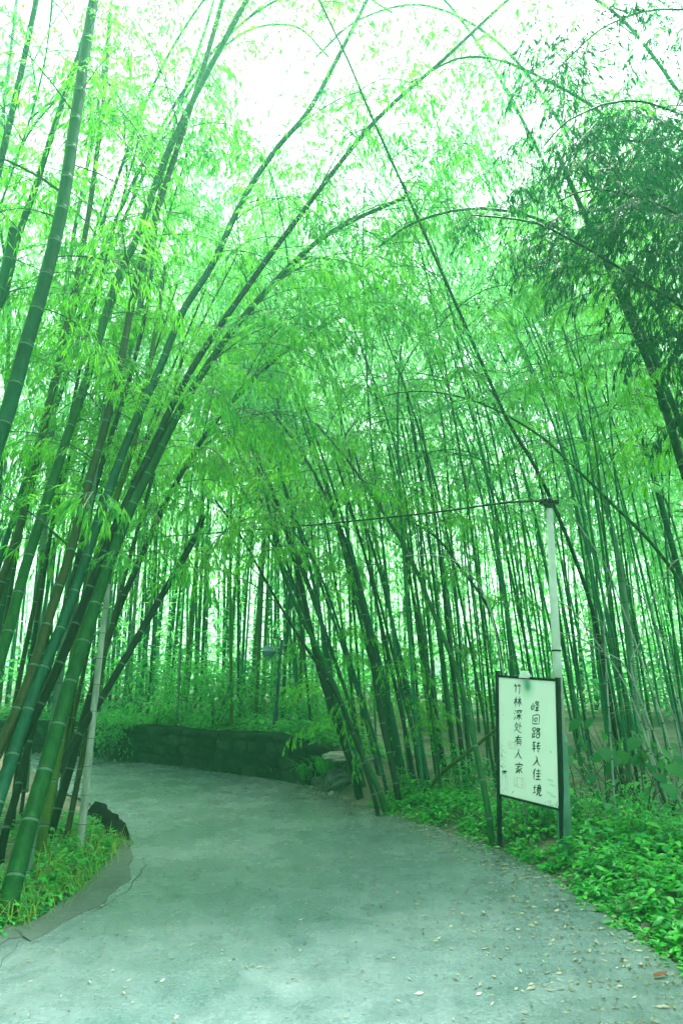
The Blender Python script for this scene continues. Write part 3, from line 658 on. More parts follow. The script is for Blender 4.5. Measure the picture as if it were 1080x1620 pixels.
for x, y in [(q.uniform(1, 7), q.uniform(5.5, 12)) for _ in range(420)]:
    if clear_r(x, y) and (y < 8.8 or q.random() < .12): spots.append((x, y, q.uniform(.6, 1.5)))
cover('undergrowth', 'darker low undergrowth under the grove behind the sign', spots, .3, .11, 14, 'shrub', q)
spots = []
wlD = densify(wall_line, .1); wN = outward(wlD, -1)
for p, n_ in zip(wlD, wN):
    if p.x > -9:
        for _ in range(5):
            o_ = .32 + abs(q.gauss(0, .9)); c = p + n_ * o_; spots.append((c.x, c.y, q.uniform(.45, 1.0) if o_ > .6 else .45))
for x, y in [(q.uniform(-9, 0), q.uniform(12, 18)) for _ in range(320)]:
    if clear_r(x, y): spots.append((x, y, q.uniform(.7, 1.6)))
cover('terrace_cover', 'bright leafy ground cover along the top of the stone wall', spots, .3, .13, 15, 'shrub', q)
spots = []
for p, n_ in zip(EL, NL):
    if 1.6 < p.y < 8.6:
        for _ in range(7):
            o_ = abs(q.gauss(0, .42)) - .05; c = p + n_ * o_; spots.append((c.x, c.y, .3 + .7 * min(1, o_ / .4)))
for x, y in [(q.uniform(-7, -2.6), q.uniform(3, 9.4)) for _ in range(150)]:
    if clear_r(x, y): spots.append((x, y, q.uniform(.5, 1.2)))
cover('verge_weeds', 'small leafy weeds fringing the cracked concrete shoulder', spots, .17, .052, 22, 'weed', q)
mb = MB()
for k in range(5200):
    i = q.randrange(len(EL)); p, n_ = EL[i], NL[i]
    if not 3.2 < p.y < 7.6: continue
    c = p + n_ * (.0 + abs(q.gauss(0, .4))); z = H(c.x, c.y) - .01
    L = q.uniform(.10, .30); a = q.uniform(-PI, PI); d = Vector((math.cos(a) * .5, math.sin(a) * .5, 1))
    b0 = Vector((c.x, c.y, z)); s_ = Vector((-math.sin(a), math.cos(a), 0)) * .004
    m1 = b0 + d * L * .55; tip = m1 + Vector((math.cos(a) * .8, math.sin(a) * .8, q.uniform(-.1, .6))) * L * .5
    n = mb.verts([b0 - s_, b0 + s_, m1 + s_ * .8, m1 - s_ * .8, tip], q.random()); mb.face([n, n + 1, n + 2, n + 3]); mb.face([n + 3, n + 2, n + 4])
tag(link('verge_grass', mb.mesh('verge_grass', M['grass'])), 'yellowing grass blades growing among the culms of the inner verge', 'grass', kind='stuff')

spots = []
for _ in range(330):
    x, y = q.uniform(-12, 13), q.uniform(14.5, 25)
    if clear_r(x, y) and (y > 16 or x > -1.5): spots.append((x, y, q.uniform(.5, 1.7)))
for _ in range(60): spots.append((q.uniform(-5.2, -3.3), q.uniform(-1, 2.3), q.uniform(1.2, 2)))  # bushes out of view, added to darken the left verge
mb = MB()
for x, y, s_ in spots:
    for k in range(46):
        a = q.uniform(-PI, PI); r = s_ * .75 * math.sqrt(q.random()); c = Vector((x + math.cos(a) * r, y + math.sin(a) * r, H(x, y) + s_ * (1.5 if y < 19 else 2.6) * q.uniform(.15, 1) * (1.1 - .4 * r / s_)))
        mb.kite(c, Vector((math.cos(a), math.sin(a), q.uniform(-.7, .3))), Vector((q.uniform(-.5, .5), q.uniform(-.5, .5), 1)), q.uniform(.2, .36), q.uniform(.08, .14), 0, q.random())
tag(link('understory_and_shade_hedge', mb.mesh('understory_and_shade_hedge', M['shrub'])), 'dim bushy understory filling the depth of the groves, plus unseen bushes added for shade', 'undergrowth', kind='stuff')

# single shrubs on the terrace
def shrub_mesh(seed, w_, h_, n, L):
    q = random.Random(seed); st, lv = MB(), MB(); cl = [(Vector((q.gauss(0, w_ * .28), q.gauss(0, w_ * .28), h_ * q.uniform(.2, .95)))) for _ in range(9)]
    for c in cl:
        st.tube([(0, 0, -.05), c * .5 + Vector((0, 0, .05)), c], [.012, .008, .004], 5, 0, False)
        for _ in range(n // 9):
            o = Vector((q.gauss(0, 1), q.gauss(0, 1), q.gauss(0, .8))) * w_ * .14; p = c + o
            if p.z < .04: continue
            d = o.normalized() + Vector((q.uniform(-.6, .6), q.uniform(-.6, .6), q.uniform(-.7, .2))); ll = L * q.uniform(.6, 1.25)
            lv.broad(p, d, Vector((q.uniform(-.4, .4), q.uniform(-.4, .4), 1)), ll, ll * .42, 0, q.random(), .1, .25)
    return st.mesh('stem', M['twig']), lv.mesh('leaves', M['shrub'])
SHR = [shrub_mesh(60 + s, 1.1, (.8, 1.0, 1.25)[s], 700, .095) for s in range(3)]
for x, y, s, sc, lab in ((345, 14.0, 1, 1.05, 'largest glossy shrub, standing on the terrace over the middle of the wall'), (250, 14.8, 0, 1.0, 'rounded shrub on the terrace behind the pale tall culm'), (185, 14.5, 1, .9, 'shrub on the terrace just past the grey banded stick'), (300, 16, 2, 1.1, 'shrub with light leaves behind the largest terrace shrub'), (395, 15.5, 0, .8, 'small shrub at the foot of the lamp post'), (500, 13.4, 0, .9, 'low shrub on the terrace beside the fanning clump'), (225, 17, 2, 1.2, 'tall dim shrub deep on the terrace'), (455, 16.5, 2, 1.0, 'leafy shrub behind the lamp post'), (412, 17, 1, 1.2, 'dark-centred shrub behind the lantern'), (540, 14.5, 1, 1.0, 'shrub seen between the stems of the fanning clump')):
    p = terrace_at(x, y); root = empty('shrub', p, lab, 'shrub', 'shrubs on the terrace'); root.rotation_euler = (0, 0, rs.uniform(-3, 3)); root.scale = (sc * 1.1,) * 3
    link('stem', SHR[s][0], root); link('leaves', SHR[s][1], root)
for x, y, s, sc, lab in ((835, 1312, 0, .62, 'low dark shrub between the sign posts'), (735, 1268, 1, .6, 'dark shrub by the propped cane'), (925, 1318, 1, .42, 'bushy dark shrub at the foot of the pole'), (1010, 1340, 2, .36, 'dark shrub in front of the broad-leaved plants'), (1075, 1350, 0, .5, 'dark shrub cut off by the right edge'), (650, 1262, 0, .45, 'small bright shrub at the front of the dense clump')):
    root = empty('shrub', foot(x, y), lab, 'shrub', 'shrubs along the sign verge'); root.rotation_euler = (0, 0, rs.uniform(-3, 3)); root.scale = (sc,) * 3
    link('stem', SHR[s][0], root); link('leaves', SHR[s][1], root)
# broad-leaved plants by the pole
def bigplant(p, n, L, hgt, lab, q):
    root = empty('broad_leaf_plant', p, lab, 'plant', 'broad-leaved plants behind the pole')
    for k in range(n):
        a = q.uniform(-PI, PI); r = hgt * q.uniform(.25, .7); tip = Vector((math.cos(a) * r, math.sin(a) * r, hgt * q.uniform(.55, 1.0)))
        st = MB(); st.tube([(0, 0, -.05), tip * .5 + Vector((0, 0, .08)), tip], [.009, .006, .004], 5, 0, False)
        s_ = link('stalk', st.mesh('stalk', M['twig']), root)
        lf = MB(); d = Vector((math.cos(a), math.sin(a), -.55)); d = d + Vector((0, -.5, 0)); ll = L * q.uniform(.75, 1.2)
        lf.broad(tip - d.normalized() * ll * .15, d, Vector((q.uniform(-.2, .2), -.45, 1)), ll, ll * .82, 0, q.random(), .06, .3)
        link('leaf', lf.mesh('leaf', M['bigleaf']), s_)
for x, y, n, L, hg, lab in ((960, 1290, 15, .18, .85, 'broad-leaved plant with the largest heart-shaped leaves, in the dark under the grove'), (1020, 1300, 15, .19, .75, 'broad-leaved plant nearest the right edge of the picture'), (915, 1285, 9, .16, .7, 'small broad-leaved plant close against the pole'), (1060, 1290, 11, .17, .8, 'broad-leaved plant at the right edge, partly cut off'), (985, 1270, 11, .17, .95, 'broad-leaved plant standing behind the others in front of the bare earth')):
    bigplant(foot(x, y), n, L, hg, lab, q)
# grass tuft at the end of the wall
def tuft(p, n, L, lab):
    mb = MB()
    for k in range(n):
        a = q.uniform(-PI, PI); r = abs(q.gauss(0, .12)); b0 = Vector((math.cos(a) * r, math.sin(a) * r, -.02)); l = L * q.uniform(.5, 1.1)
        m1 = b0 + Vector((math.cos(a) * .5, math.sin(a) * .5, 1)) * l * .5; tip = m1 + Vector((math.cos(a), math.sin(a), q.uniform(-.4, .5))) * l * .5
        s_ = Vector((-math.sin(a), math.cos(a), 0)) * .006; n0 = mb.verts([b0 - s_, b0 + s_, m1 + s_, m1 - s_, tip], q.random() * .7)
        mb.face([n0, n0 + 1, n0 + 2, n0 + 3]); mb.face([n0 + 3, n0 + 2, n0 + 4])
    tag(link('grass_tuft', mb.mesh('grass_tuft', M['weed']), None, p), lab, 'grass tuft')
tuft(foot(492, 1232), 260, .42, 'bushy green grass tuft at the foot of the wall where it ends')
tuft(foot(522, 1222), 260, .42, 'yellow-topped grass tuft on the ledge beside the fanning clump')
tuft(foot(438, 1226), 110, .25, 'small grass tuft sprouting against the base of the wall')
# rocks
def rock(name, p, size, lab, mat, seed, jag=.25, cat='rock'):
    bm = bmesh.new(); bmesh.ops.create_icosphere(bm, subdivisions=4, radius=.5); q_ = random.Random(seed)
    ks = [(rv := Vector((q_.gauss(0, 1), q_.gauss(0, 1), q_.gauss(0, 1))).normalized(), q_.uniform(.28, .46)) for _ in range(13)]
    for v in bm.verts:
        c = v.co.copy()
        for n_, h_ in ks:
            e = c.dot(n_) - h_
            if e > 0: c -= n_ * e
        c += c.normalized() * jag * .12 * (math.sin(c.x * 31 + seed) * math.sin(c.y * 27) + math.sin(c.z * 23 + c.x * 17))
        v.co = Vector((c.x * size[0], c.y * size[1], c.z * size[2]))
    me = bpy.data.meshes.new('rock'); bm.to_mesh(me); bm.free(); me.materials.append(M[mat])
    o = link(name, me, None, p, (0, 0, seed)); return tag(o, lab, cat)
M['rock'] = plain('rock', (.045, .07, .06), .8, 6, .6, 0, .6)
M['rock_dark'] = plain('rock_dark', (.003, .007, .006), .8, 9, .6, 0, .8)
M['rock_pale'] = plain('rock_pale', (.16, .19, .16), .8, 7, .4, 0, .6)
rock('boulder', foot(535, 1250) + Vector((0, 0, .08)), (.62, .5, .42), 'grey-green boulder between the wall end and the fanning clump', 'rock', 2)
rock('boulder', foot(508, 1240) + Vector((0, 0, .02)), (.34, .3, .22), 'small boulder half hidden by the grass tufts', 'rock', 5)
rock('flat_stone', foot(545, 1200) + Vector((0, 0, .02)), (.9, .7, .2), 'pale flat stone on the ledge behind the boulder', 'rock_pale', 9, .15, 'stone')
rock('pebble', G(493, 1248) + Vector((0, 0, .015)), (.09, .08, .07), 'white pebble on the road edge near the grass tufts', 'rock_pale', 4, .1, 'stone')
rock('pebble', G(524, 1257) + Vector((0, 0, .015)), (.11, .08, .07), 'pale pebble in front of the boulder', 'rock_pale', 7, .1, 'stone')
# jagged dark rock on the inner bend
mb = MB(); A, B = foot(152, 1300), foot(188, 1332); q2 = random.Random(8)
secs = []
for i in range(25):
    t = i / 24; c = A.lerp(B, t); hgt = (.20 - .06 * t + (.05 if i % 3 == 1 else -.03) + q2.uniform(-.02, .02)) * (1 if 0 < i < 24 else .4); wd = .11 + q2.uniform(-.025, .025)
    nrm = Vector((B.y - A.y, A.x - B.x, 0)).normalized()
    if nrm.y > 0: nrm = -nrm
    secs.append(mb.verts([c + nrm * wd * 1.2 + Vector((0, 0, -.05)), c + nrm * wd + Vector((0, 0, hgt * .55)), c + nrm * wd * .3 + Vector((0, 0, hgt)), c - nrm * wd * .6 + Vector((0, 0, hgt * .85)), c - nrm * wd * 1.3 + Vector((0, 0, -.05))]))
for s0, s1 in zip(secs, secs[1:]):
    for k in range(4): mb.face([s0 + k, s1 + k, s1 + k + 1, s0 + k + 1])
mb.face([secs[0] + k for k in range(5)]); mb.face([secs[-1] + k for k in reversed(range(5))])
tag(link('jagged_rock', mb.mesh('jagged_rock', M['rock_dark'])), 'black ridged rock edging the inner bend beside the grey stick', 'rock')

# dry pale canes tangled at the grove edge by the pole
DRY = [([(1055, 1270), (1025, 1180), (1000, 1110), (975, 1060), (940, 1012), (905, 965), (872, 945)], 'dead straw-coloured cane bowing left low beside the pole'),
       ([(1075, 1262), (1050, 1150), (1020, 1060), (985, 965), (960, 900), (935, 860), (890, 795)], 'long dead cane sweeping up to the pole top'),
       ([(1090, 1262), (1070, 1150), (1045, 1080), (1040, 1000), (1012, 940), (990, 925)], 'dead cane with a sharp kink at the right edge'),
       ([(1040, 1262), (1015, 1120), (985, 1050), (950, 1030), (915, 1008), (880, 1000)], 'thin dead cane lying almost level behind the pole'),
       ([(1070, 1255), (1000, 1068), (1010, 1020), (1020, 985)], 'short broken straw cane standing upright'),
       ([(1100, 1250), (1060, 1050), (1030, 960), (1060, 895), (1085, 880)], 'dead cane hooking back toward the right edge'),
       ([(970, 1250), (955, 985), (965, 920), (970, 900)], 'pale broken cane standing straight among the dark culms'),
       ([(820, 1215), (785, 1010), (760, 930), (715, 885), (660, 878), (640, 880)], 'dead cane with a bleached feathery top left of the sign')]
for pts, lab in DRY:
    root, pos = px_bamboo('dry_cane', lab, pts, 7.6, 7.9, 3.4, 1.6, 'culm_grey', cat='bamboo cane', group='dead canes at the grove edge', node=.25, sides=6)
    for k in range(12):
        mb = MB(); t = .45 + .55 * k / 12; p = pos(t) - root.location; a = q.uniform(-PI, PI); d = Vector((math.cos(a), math.sin(a) * .6, q.uniform(-.2, .5))).normalized(); L = q.uniform(.15, .5)
        mb.tube([p, p + d * L * .5, p + d * L + Vector((0, 0, -L * .3))], [.0022, .0016, .001], 3, 0, False)
        link('twig', mb.mesh('twig', M['twig_pale']), root)

# ------------------------------------------------------------------ pole, cable, sign, lamp post
def pxm(Y): return Y / F / 1.0
M['concrete'] = plain('pole_concrete', (.42, .48, .46), .7, 5, .16)
M['sleeve_teal'] = plain('pole_sleeve_teal', (.085, .21, .165), .6, 5, .35)  # darker teal colour of the lower sleeve
M['black'] = plain('black_paint', (.003, .008, .010), .4, 8, .3)
M['rubber'] = plain('black_rubber', (.012, .022, .02), .5, 8, .3)
base = foot(893, 1352); YP = base.y
top = at(868, 800, YP + .05)
root = empty('utility_pole', base, 'slim pale concrete pole behind the sign with a dark cable clamp on top', 'pole')
tv = top - base; mb = MB()
sl = at(886, 1165, YP + .02) - base
ring = sl * (1.0)
mb.tube([ring, ring + (tv - ring) * .35, ring + (tv - ring) * .36, tv], [.047, .044, .043, .034], 20)
link('shaft', mb.mesh('shaft', M['concrete']), root)
mb = MB(); mb.tube([Vector((0, 0, -.2)), sl * .5, sl * .93, sl * .94, sl * .955, sl * .96, sl * 1.0, sl * 1.012], [.068, .064, .061, .064, .064, .060, .059, .048], 20, 0, True)
link('sleeve', mb.mesh('sleeve', M['sleeve_teal']), root)
mb = MB(); zc = (tv - ring); c1 = ring + zc * .352; mb.tube([c1 - zc * .004, c1 + zc * .004], [.0465, .0465], 20); link('band', mb.mesh('band', M['rubber']), root)
mb = MB(); q3 = random.Random(4)
mb.box(tv + Vector((0, 0, .035)), (.19, .05, .035), 0); mb.tube([tv + Vector((0, 0, -.03)), tv + Vector((0, 0, .02))], [.04, .04], 14)
for k in range(7):
    c = tv + Vector((q3.uniform(-.09, .09), q3.uniform(-.03, .03), .05)); mb.tube([c, c + Vector((q3.uniform(-.03, .03), q3.uniform(-.02, .02), q3.uniform(.015, .05)))], [.018, .013], 8)
mb.tube([tv + Vector((-.1, 0, .05)), tv + Vector((0, -.04, .03)), tv + Vector((.1, 0, .06)), tv + Vector((0, .04, .03)), tv + Vector((-.09, 0, .06))], .008, 6)
link('cable_clamp', mb.mesh('cable_clamp', M['rubber']), root)
tipc = top + Vector((-.08, 0, .05))
pts = [tipc] + [at(x, y, Y) for x, y, Y in ((800, 795, 6.6), (700, 809, 7.4), (600, 820, 8.2), (500, 830, 9.0), (400, 838, 9.9), (300, 846, 10.8), (200, 851, 11.6), (60, 852, 12.6), (-160, 846, 14))]
cp, _ = spline(pts, 60); mb = MB(); mb.tube(cp, .010, 6)
for k in range(0, 59, 1):
    c = cp[k]; mb.tube([c, (c + cp[k + 1]) / 2], .0125, 6, 0, False)
tag(link('overhead_cable', mb.mesh('overhead_cable', M['rubber'])), 'sagging black cable strung from the pole across the road to the clump', 'cable')

# the sign: frame local axes: X along the board, Z up
bl, brr = foot(790, 1342), foot(889, 1356)
ax = (brr - bl); ax.z = 0; wid = ax.length; ax.normalize()
ang = math.atan2(ax.y, ax.x)
root = empty('sign_board', bl, 'white poem board in a black two-post frame with brush-written Chinese characters', 'sign'); root.rotation_euler = (0, R(3.2), ang)
Yl = bl.y
zt_l = at(793, 1062, Yl).z - bl.z; zt_r = at(881, 1066, brr.y).z - bl.z
p_tl = at(796, 1070, Yl).z - bl.z; p_bl = at(793, 1255, Yl).z - bl.z
zb = p_bl; zt = p_tl
def post(x, z0, z1):
    mb = MB(); mb.box((x, 0, (z0 + z1) / 2), (.036, .036, z1 - z0)); mb.box((x, 0, z1 + .004), (.042, .042, .008)); return mb.mesh('post', M['black'])
link('post', post(0, -.2, zt_l), root); link('post', post(wid, -.2 + brr.z - bl.z, zt_r), root)
mb = MB(); mb.box((wid / 2, 0, zt + .006), (wid - .037, .028, .024)); link('rail', mb.mesh('rail', M['black']), root)
mb = MB(); mb.box((wid / 2, 0, zb - .008), (wid - .037, .028, .020)); link('rail', mb.mesh('rail', M['black']), root)
BW, BH = wid - .037, zt - zb - .012
m, nt, b = newmat('board_face'); tc = N(nt, 'ShaderNodeTexCoord').outputs['Object']
mp = N(nt, 'ShaderNodeMapping'); mp.inputs['Location'].default_value = (-wid * .52 * 9, 0, -(zt - .07) * 6.5); mp.inputs['Scale'].default_value = (9, 0, 6.5); nt.links.new(tc, mp.inputs['Vector'])
gr = N(nt, 'ShaderNodeTexGradient', gradient_type='SPHERICAL'); nt.links.new(mp.outputs[0], gr.inputs[0])
f = noise(nt, 3, 4, .6, tc); c = ramp(nt, f, [(.3, (.76, .77, .78)), (.7, (.82, .82, .83))])
c = mixc(nt, ramp(nt, gr.outputs['Fac'], [(.0, (0,) * 3), (.5, (.25,) * 3), (.85, (.9,) * 3)]), c, (.01, .30, .20))
nt.links.new(c, b.inputs['Base Color']); b.inputs['Roughness'].default_value = .45; M['board'] = m
mb = MB(); mb.box((wid / 2, 0, (zt + zb) / 2 - .001), (BW, .014, BH)); link('panel', mb.mesh('panel', M['board']), root)
M['board_edge'] = plain('sign_lamp_white', (.62, .70, .68), .4)
mb = MB(); xl = wid * .50
mb.box((xl, -.02, zt + .028), (.105, .06, .02)); mb.box((xl, -.024, zt + .047), (.082, .05, .018)); mb.box((xl, -.026, zt + .065), (.068, .04, .018)); mb.box((xl, -.035, zt + .012), (.095, .05, .012))
link('lamp', mb.mesh('lamp', M['board_edge']), root)
CH = {
 '竹': "28,8 14,34|22,26 46,24|32,26 30,86|66,8 54,32|60,26 90,22|76,26 76,92 66,84", '林': "8,34 48,30|29,6 29,94|28,36 6,70|30,42 46,62|52,34 94,29|72,4 72,96|71,36 50,74|73,38 97,76",
 '深': "10,12 22,22|4,36 17,45|6,92 24,60|36,14 34,32|36,16 92,14 86,30|54,24 44,40|70,24 86,38|36,56 96,52|65,38 65,97|63,56 36,88|67,56 97,88",
 '处': "30,6 10,44|28,24 48,22 34,56 6,88|16,36 44,70 70,88 98,92|70,4 70,72|72,30 90,46", '有': "10,26 92,22|52,4 36,38 8,66|38,42 36,96|38,44 78,42 78,90 68,84|40,58 76,57|40,73 76,72",
 '人': "50,6 44,44 8,92|48,38 66,68 96,92", '家': "50,2 56,12|14,18 10,34|14,20 90,18 80,32|28,38 74,36|50,38 34,52 12,62|40,48 58,66 58,92 46,86|52,60 16,80|56,70 12,96|86,46 66,58|62,58 96,88",
 '峰': "20,20 20,74|6,40 8,76 36,70|36,36 36,74|62,4 44,30|60,16 84,14 46,52|56,24 94,50|52,58 88,56|54,70 86,68|44,84 96,81|70,50 70,99", '回': "14,14 16,90|14,16 86,12 86,90|38,38 38,66|38,38 64,36 62,64|38,64 62,63|16,84 86,83",
 '路': "12,12 12,36|12,12 42,10 40,34|12,34 40,33|26,36 26,84|28,58 44,56|10,54 10,86|4,90 46,80|66,4 50,34|64,18 90,16 50,54|58,26 97,52|60,60 58,94|60,60 90,58 86,92|60,90 86,88",
 '转': "6,18 44,15|24,4 10,44 42,42|28,28 28,97|4,70 48,62|56,22 92,18|50,42 98,38|74,4 62,62 90,58 74,80|62,78 84,94", '入': "36,10 52,24 44,56 8,92|52,24 64,62 97,92",
 '佳': "28,4 6,48|20,30 20,96|42,22 90,19|66,4 66,44|38,46 96,42|44,66 90,63|66,48 66,90|36,92 98,88", '境': "6,38 36,34|21,14 21,76|2,84 38,70|68,2 72,10|48,16 92,14|58,20 62,28|82,18 76,30|42,34 97,31|52,42 52,66|52,42 86,40 86,66|52,54 86,53|52,66 86,65|60,68 54,84 38,96|74,68 76,92 97,92 97,80"}
def brush(mb, pts, w0, y, q):
    """one brush stroke: a ribbon that swells and tapers"""
    P, L = spline([(p[0], 0, p[1]) for p in pts], 14) if len(pts) > 2 else spline([(pts[0][0], 0, pts[0][1]), ((pts[0][0] + pts[1][0]) / 2 + w0 * q.uniform(-.3, .3), 0, (pts[0][1] + pts[1][1]) / 2 + w0 * q.uniform(-.2, .2)), (pts[1][0], 0, pts[1][1])], 10)
    pr = []
    for i, p in enumerate(P):
        t = i / (len(P) - 1); tg = (P[min(i + 1, len(P) - 1)] - P[max(0, i - 1)]).normalized(); s_ = Vector((-tg.z, 0, tg.x))
        wd = w0 * (.55 + .6 * math.sin(PI * min(1, t * 1.15)) ** .7 * (1 - .35 * t)) * (1 if t < .95 else .5)
        pr.append(mb.verts([(p.x + s_.x * wd / 2, y, p.z + s_.z * wd / 2), (p.x - s_.x * wd / 2, y, p.z - s_.z * wd / 2)]))
    for a_, b_ in zip(pr, pr[1:]): mb.face([a_, a_ + 1, b_ + 1, b_])
M['ink'] = plain('ink', (.008, .045, .032), .6, 40, .3); M['seal'] = plain('seal_red', (.55, .42, .42), .6, 60, .2); M['wash'] = plain('ink_wash', (.30, .42, .42), .6, 30, .3); M['mist'] = plain('mist_wash', (.5, .66, .64), .6, 30, .1)
mb = MB(); FY = -.0085; q4 = random.Random(2)
def uv(u, v): return Vector((wid / 2 - BW / 2 + u * BW, 0, zt - .006 - v * BH))
for txt, u, vs_ in (('竹林深处有人家', .345, (.0875, .199, .31, .417, .525, .636, .754)), ('峰回路转入佳境', .654, (.221, .332, .439, .553, .668, .775, .896))):
    for ch, v in zip(txt, vs_):
        c = uv(u, v); sz = BH * .100
        for st in CH[ch].split('|'):
            pp = [tuple(map(float, s_.split(','))) for s_ in st.split()]
            pp = [(c.x + ((x - 50) / 100 + .10 * (50 - y) / 100) * sz * .94, c.z + (50 - y) / 100 * sz + .10 * (x - 50) / 100 * sz * .6) for x, y in pp]
            brush(mb, pp, sz * q4.uniform(.075, .11), FY - q4.uniform(0, .0006), q4)
link('lettering', mb.mesh('lettering', M['ink']), root)
mb = MB()
def seal(u, v, w_, h_, nx, ny):
    c = uv(u, v); x0, x1, z0, z1 = c.x - w_ / 2, c.x + w_ / 2, c.z - h_ / 2, c.z + h_ / 2
    for a_, b_ in (((x0, z0), (x1, z0)), ((x1, z0), (x1, z1)), ((x1, z1), (x0, z1)), ((x0, z1), (x0, z0))): brush(mb, [a_, b_], .004, FY, q4)
    for i in range(nx):
        for j in range(ny):
            cx, cz, s_ = x0 + w_ * (i + .5) / nx, z0 + h_ * (j + .5) / ny, min(w_ / nx, h_ / ny) * .32
            for k in range(4): brush(mb, [(cx - s_ * q4.uniform(.4, 1), cz + s_ * (k / 1.5 - 1)), (cx + s_ * q4.uniform(.4, 1), cz + s_ * (k / 1.5 - 1) + .002)], .003, FY - .0003, q4)
            brush(mb, [(cx, cz + s_), (cx + .002, cz - s_)], .003, FY - .0005, q4)
seal(.24, .575, BW * .15, BH * .055, 2, 1); seal(.355, .872, BW * .18, BH * .078, 2, 2)
link('seal_mark', mb.mesh('seal_mark', M['seal']), root)
mb = MB()
for u, v0, v1 in ((.04, .58, .66), (.10, .80, .97), (.14, .84, .985), (.045, .80, .9)):
    a_, b_ = uv(u, v0), uv(u + .005, v1); brush(mb, [(a_.x, a_.z), (b_.x, b_.z)], .003, FY, q4)
for k in range(44):
    u, v = (q4.uniform(.015, .13), q4.uniform(.57, .98)) if k < 26 else (q4.uniform(.78, .98), q4.uniform(.95, .99)); c = uv(u, v); a = q4.uniform(-2.6, -.5); l = q4.uniform(.01, .03)
    brush(mb, [(c.x, c.z), (c.x + math.cos(a) * l, max(zb + .01, c.z + math.sin(a) * l))], .005, FY - .0002, q4)
c = uv(.25, .95); brush(mb, [(c.x, c.z), (c.x - .03, c.z - .03)], .008, FY, q4); c = uv(.28, .89); brush(mb, [(c.x, c.z), (c.x - .012, c.z - .03)], .005, FY, q4)
link('ink_painting', mb.mesh('ink_painting', M['wash']), root)
mb = MB(); c = uv(.085, .80)
for a in (-2.7, -2.2, -1.7, -1.2, -.6, -.1): brush(mb, [(c.x, c.z), (c.x + math.cos(a) * .04, c.z + math.sin(a) * .035)], .008, FY - .0006, q4)
for v in (.67, .76): c = uv(.02, v); brush(mb, [(c.x, c.z), (c.x + .03, c.z - .02)], .008, FY - .0006, q4)
c = uv(.885, .565); brush(mb, [(c.x, c.z), (c.x + .006, c.z - .02)], .006, FY, q4); c = uv(.07, .325); brush(mb, [(c.x, c.z), (c.x + .012, c.z - .006)], .004, FY, q4)
link('ink_leaves', mb.mesh('ink_leaves', M['ink']), root)
mb = MB()
for u, v in ((.88, .80), (.91, .835), (.86, .90), (.92, .92)): c = uv(u, v); brush(mb, [(c.x - .04, c.z + .004), (c.x + .03, c.z - .004)], .018, FY + .0004, q4)
link('mist_painting', mb.mesh('mist_painting', M['mist']), root)

# lamp post on the terrace
p = terrace_at(437, 13.1); root = empty('lamp_post', p, 'dark lamp post with a hanging disc lantern on the terrace above the wall', 'lamp post')
k_ = p.y / F
pt = at(446, 1012, p.y) - p
M['lampmetal'] = plain('lamp_metal', (.012, .045, .06), .5, 8, .3); M['lampshade'] = plain('lamp_shade_paint', (.10, .22, .26), .35, 8, .2); M['lampglass'] = plain('lamp_glass', (.09, .21, .23), .2, 8, .2)
mb = MB(); mb.tube([(0, 0, -.2), pt * .25, pt * .26, pt], [.045, .045, .034, .03], 12); link('post', mb.mesh('post', M['lampmetal']), root)
lc = at(425, 1031, p.y) - p
mb = MB(); mb.tube([pt * .985, pt + Vector((-.08, 0, .05)), Vector((lc.x, lc.y, pt.z + .05)), Vector((lc.x, lc.y, lc.z + .10))], [.014, .013, .012, .012], 8); link('arm', mb.mesh('arm', M['lampmetal']), root)
mb = MB(); mb.tube([lc + Vector((0, 0, z)) for z in (.11, .105, .07, .02, .005, .0)], [.005, .06, .10, .12, .19, .19], 24); link('lamp_shade', mb.mesh('lamp_shade', M['lampshade']), root)
mb = MB(); mb.tube([lc + Vector((0, 0, z)) for z in (-.002, -.03, -.08, -.12, -.145)], [.125, .122, .10, .06, .005], 24); link('globe', mb.mesh('globe', M['lampglass']), root)

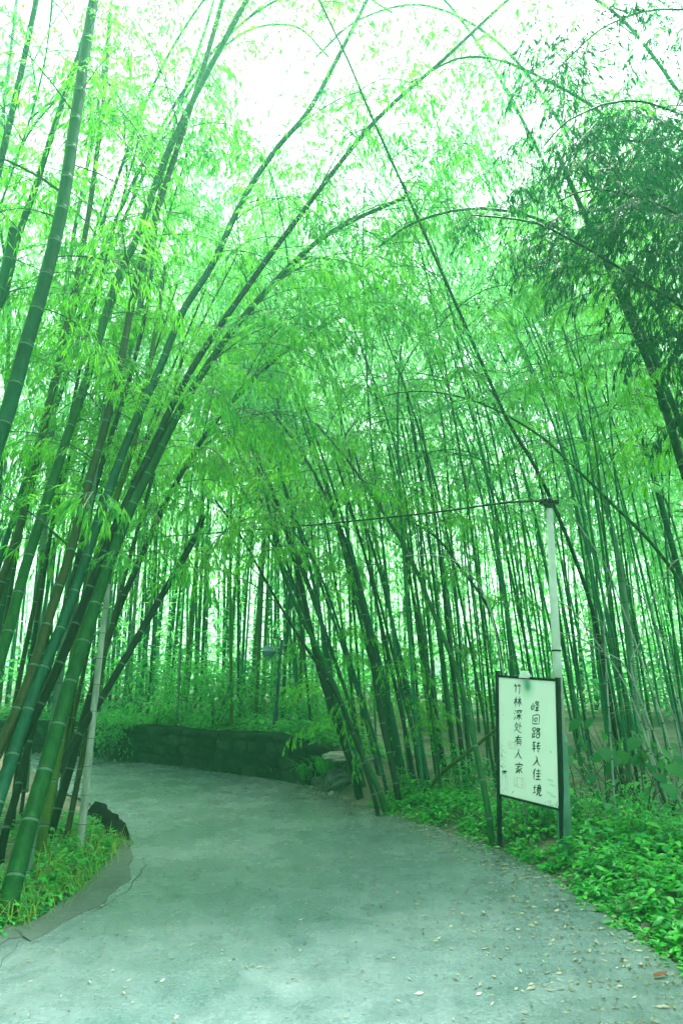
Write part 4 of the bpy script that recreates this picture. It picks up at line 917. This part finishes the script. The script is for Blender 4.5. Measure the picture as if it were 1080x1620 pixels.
# ------------------------------------------------------------------ fallen leaves and sticks on the road
mb = MB(); q = random.Random(23)
def litter(p, sc=1):
    a = q.uniform(-PI, PI); L = q.uniform(.016, .055) * sc; d = Vector((math.cos(a), math.sin(a), 0)); s_ = Vector((-d.y, d.x, 0)) * L * q.uniform(.08, .2)
    z = .006; n = mb.verts([p + Vector((0, 0, z)), p + d * L * .5 + s_ + Vector((0, 0, z + q.uniform(.002, .01))), p + d * L + Vector((0, 0, z + q.uniform(0, .01))), p + d * L * .5 - s_ + Vector((0, 0, z))], q.random()); mb.face([n, n + 1, n + 2, n + 3])
for k in range(11000):
    i = q.randrange(len(ER)); p, n_ = ER[i], NR[i]
    if not 1.6 < p.y < 11.5 or p.x < -3: continue
    o_ = -abs(q.gauss(0, .62 if p.y < 6 else .3)) + .05; c = p + n_ * o_; litter(Vector((c.x, c.y, 0)))
for k in range(2600):
    x, y = q.uniform(-3, 3), q.uniform(2, 12)
    if bool(inside(np.array([x]), np.array([y]), road_poly)[0]): litter(Vector((x, y, 0)), .8)
tag(link('fallen_leaves', mb.mesh('fallen_leaves', M['leaf_dry'])), 'straw-coloured fallen bamboo leaves scattered on the road', 'leaf litter', kind='stuff')
M['deadleaf'] = plain('dead_leaf', (.10, .035, .015), .6, 30, .3)
mb = MB(); mb.broad(Vector((0, 0, .012)), Vector((1, .35, .05)), Vector((0, -.2, 1)), .11, .035, 0, .5, .15, -.1)
tag(link('fallen_leaf', mb.mesh('fallen_leaf', M['deadleaf']), None, G(1032, 1549)), 'single curled brown leaf lying on the road in the lower right corner', 'leaf')
mb = MB(); mb.tube([(0, 0, .012), (.12, .01, .016), (.25, 0, .01)], [.008, .010, .006], 6)
tag(link('stick', mb.mesh('stick', M['twig']), None, G(461, 1265)), 'short dark stick lying on the road in front of the grass tufts', 'stick')

# ------------------------------------------------------------------ the damp air of the grove
mb = MB(); mb.box((0, 34, 7.2), (150, 94, 17.6))
m = bpy.data.materials.new('haze'); m.use_nodes = True; nt = m.node_tree; nt.nodes.remove(nt.nodes['Principled BSDF'])
v = nt.nodes.new('ShaderNodeVolumePrincipled'); v.inputs['Color'].default_value = (.25, 1.0, .55, 1); v.inputs['Density'].default_value = .0042; v.inputs['Anisotropy'].default_value = .5
nt.links.new(v.outputs[0], nt.nodes['Material Output'].inputs['Volume'])
tag(link('haze', mb.mesh('haze', m)), 'pale damp haze hanging in the bamboo grove', 'haze', kind='stuff')
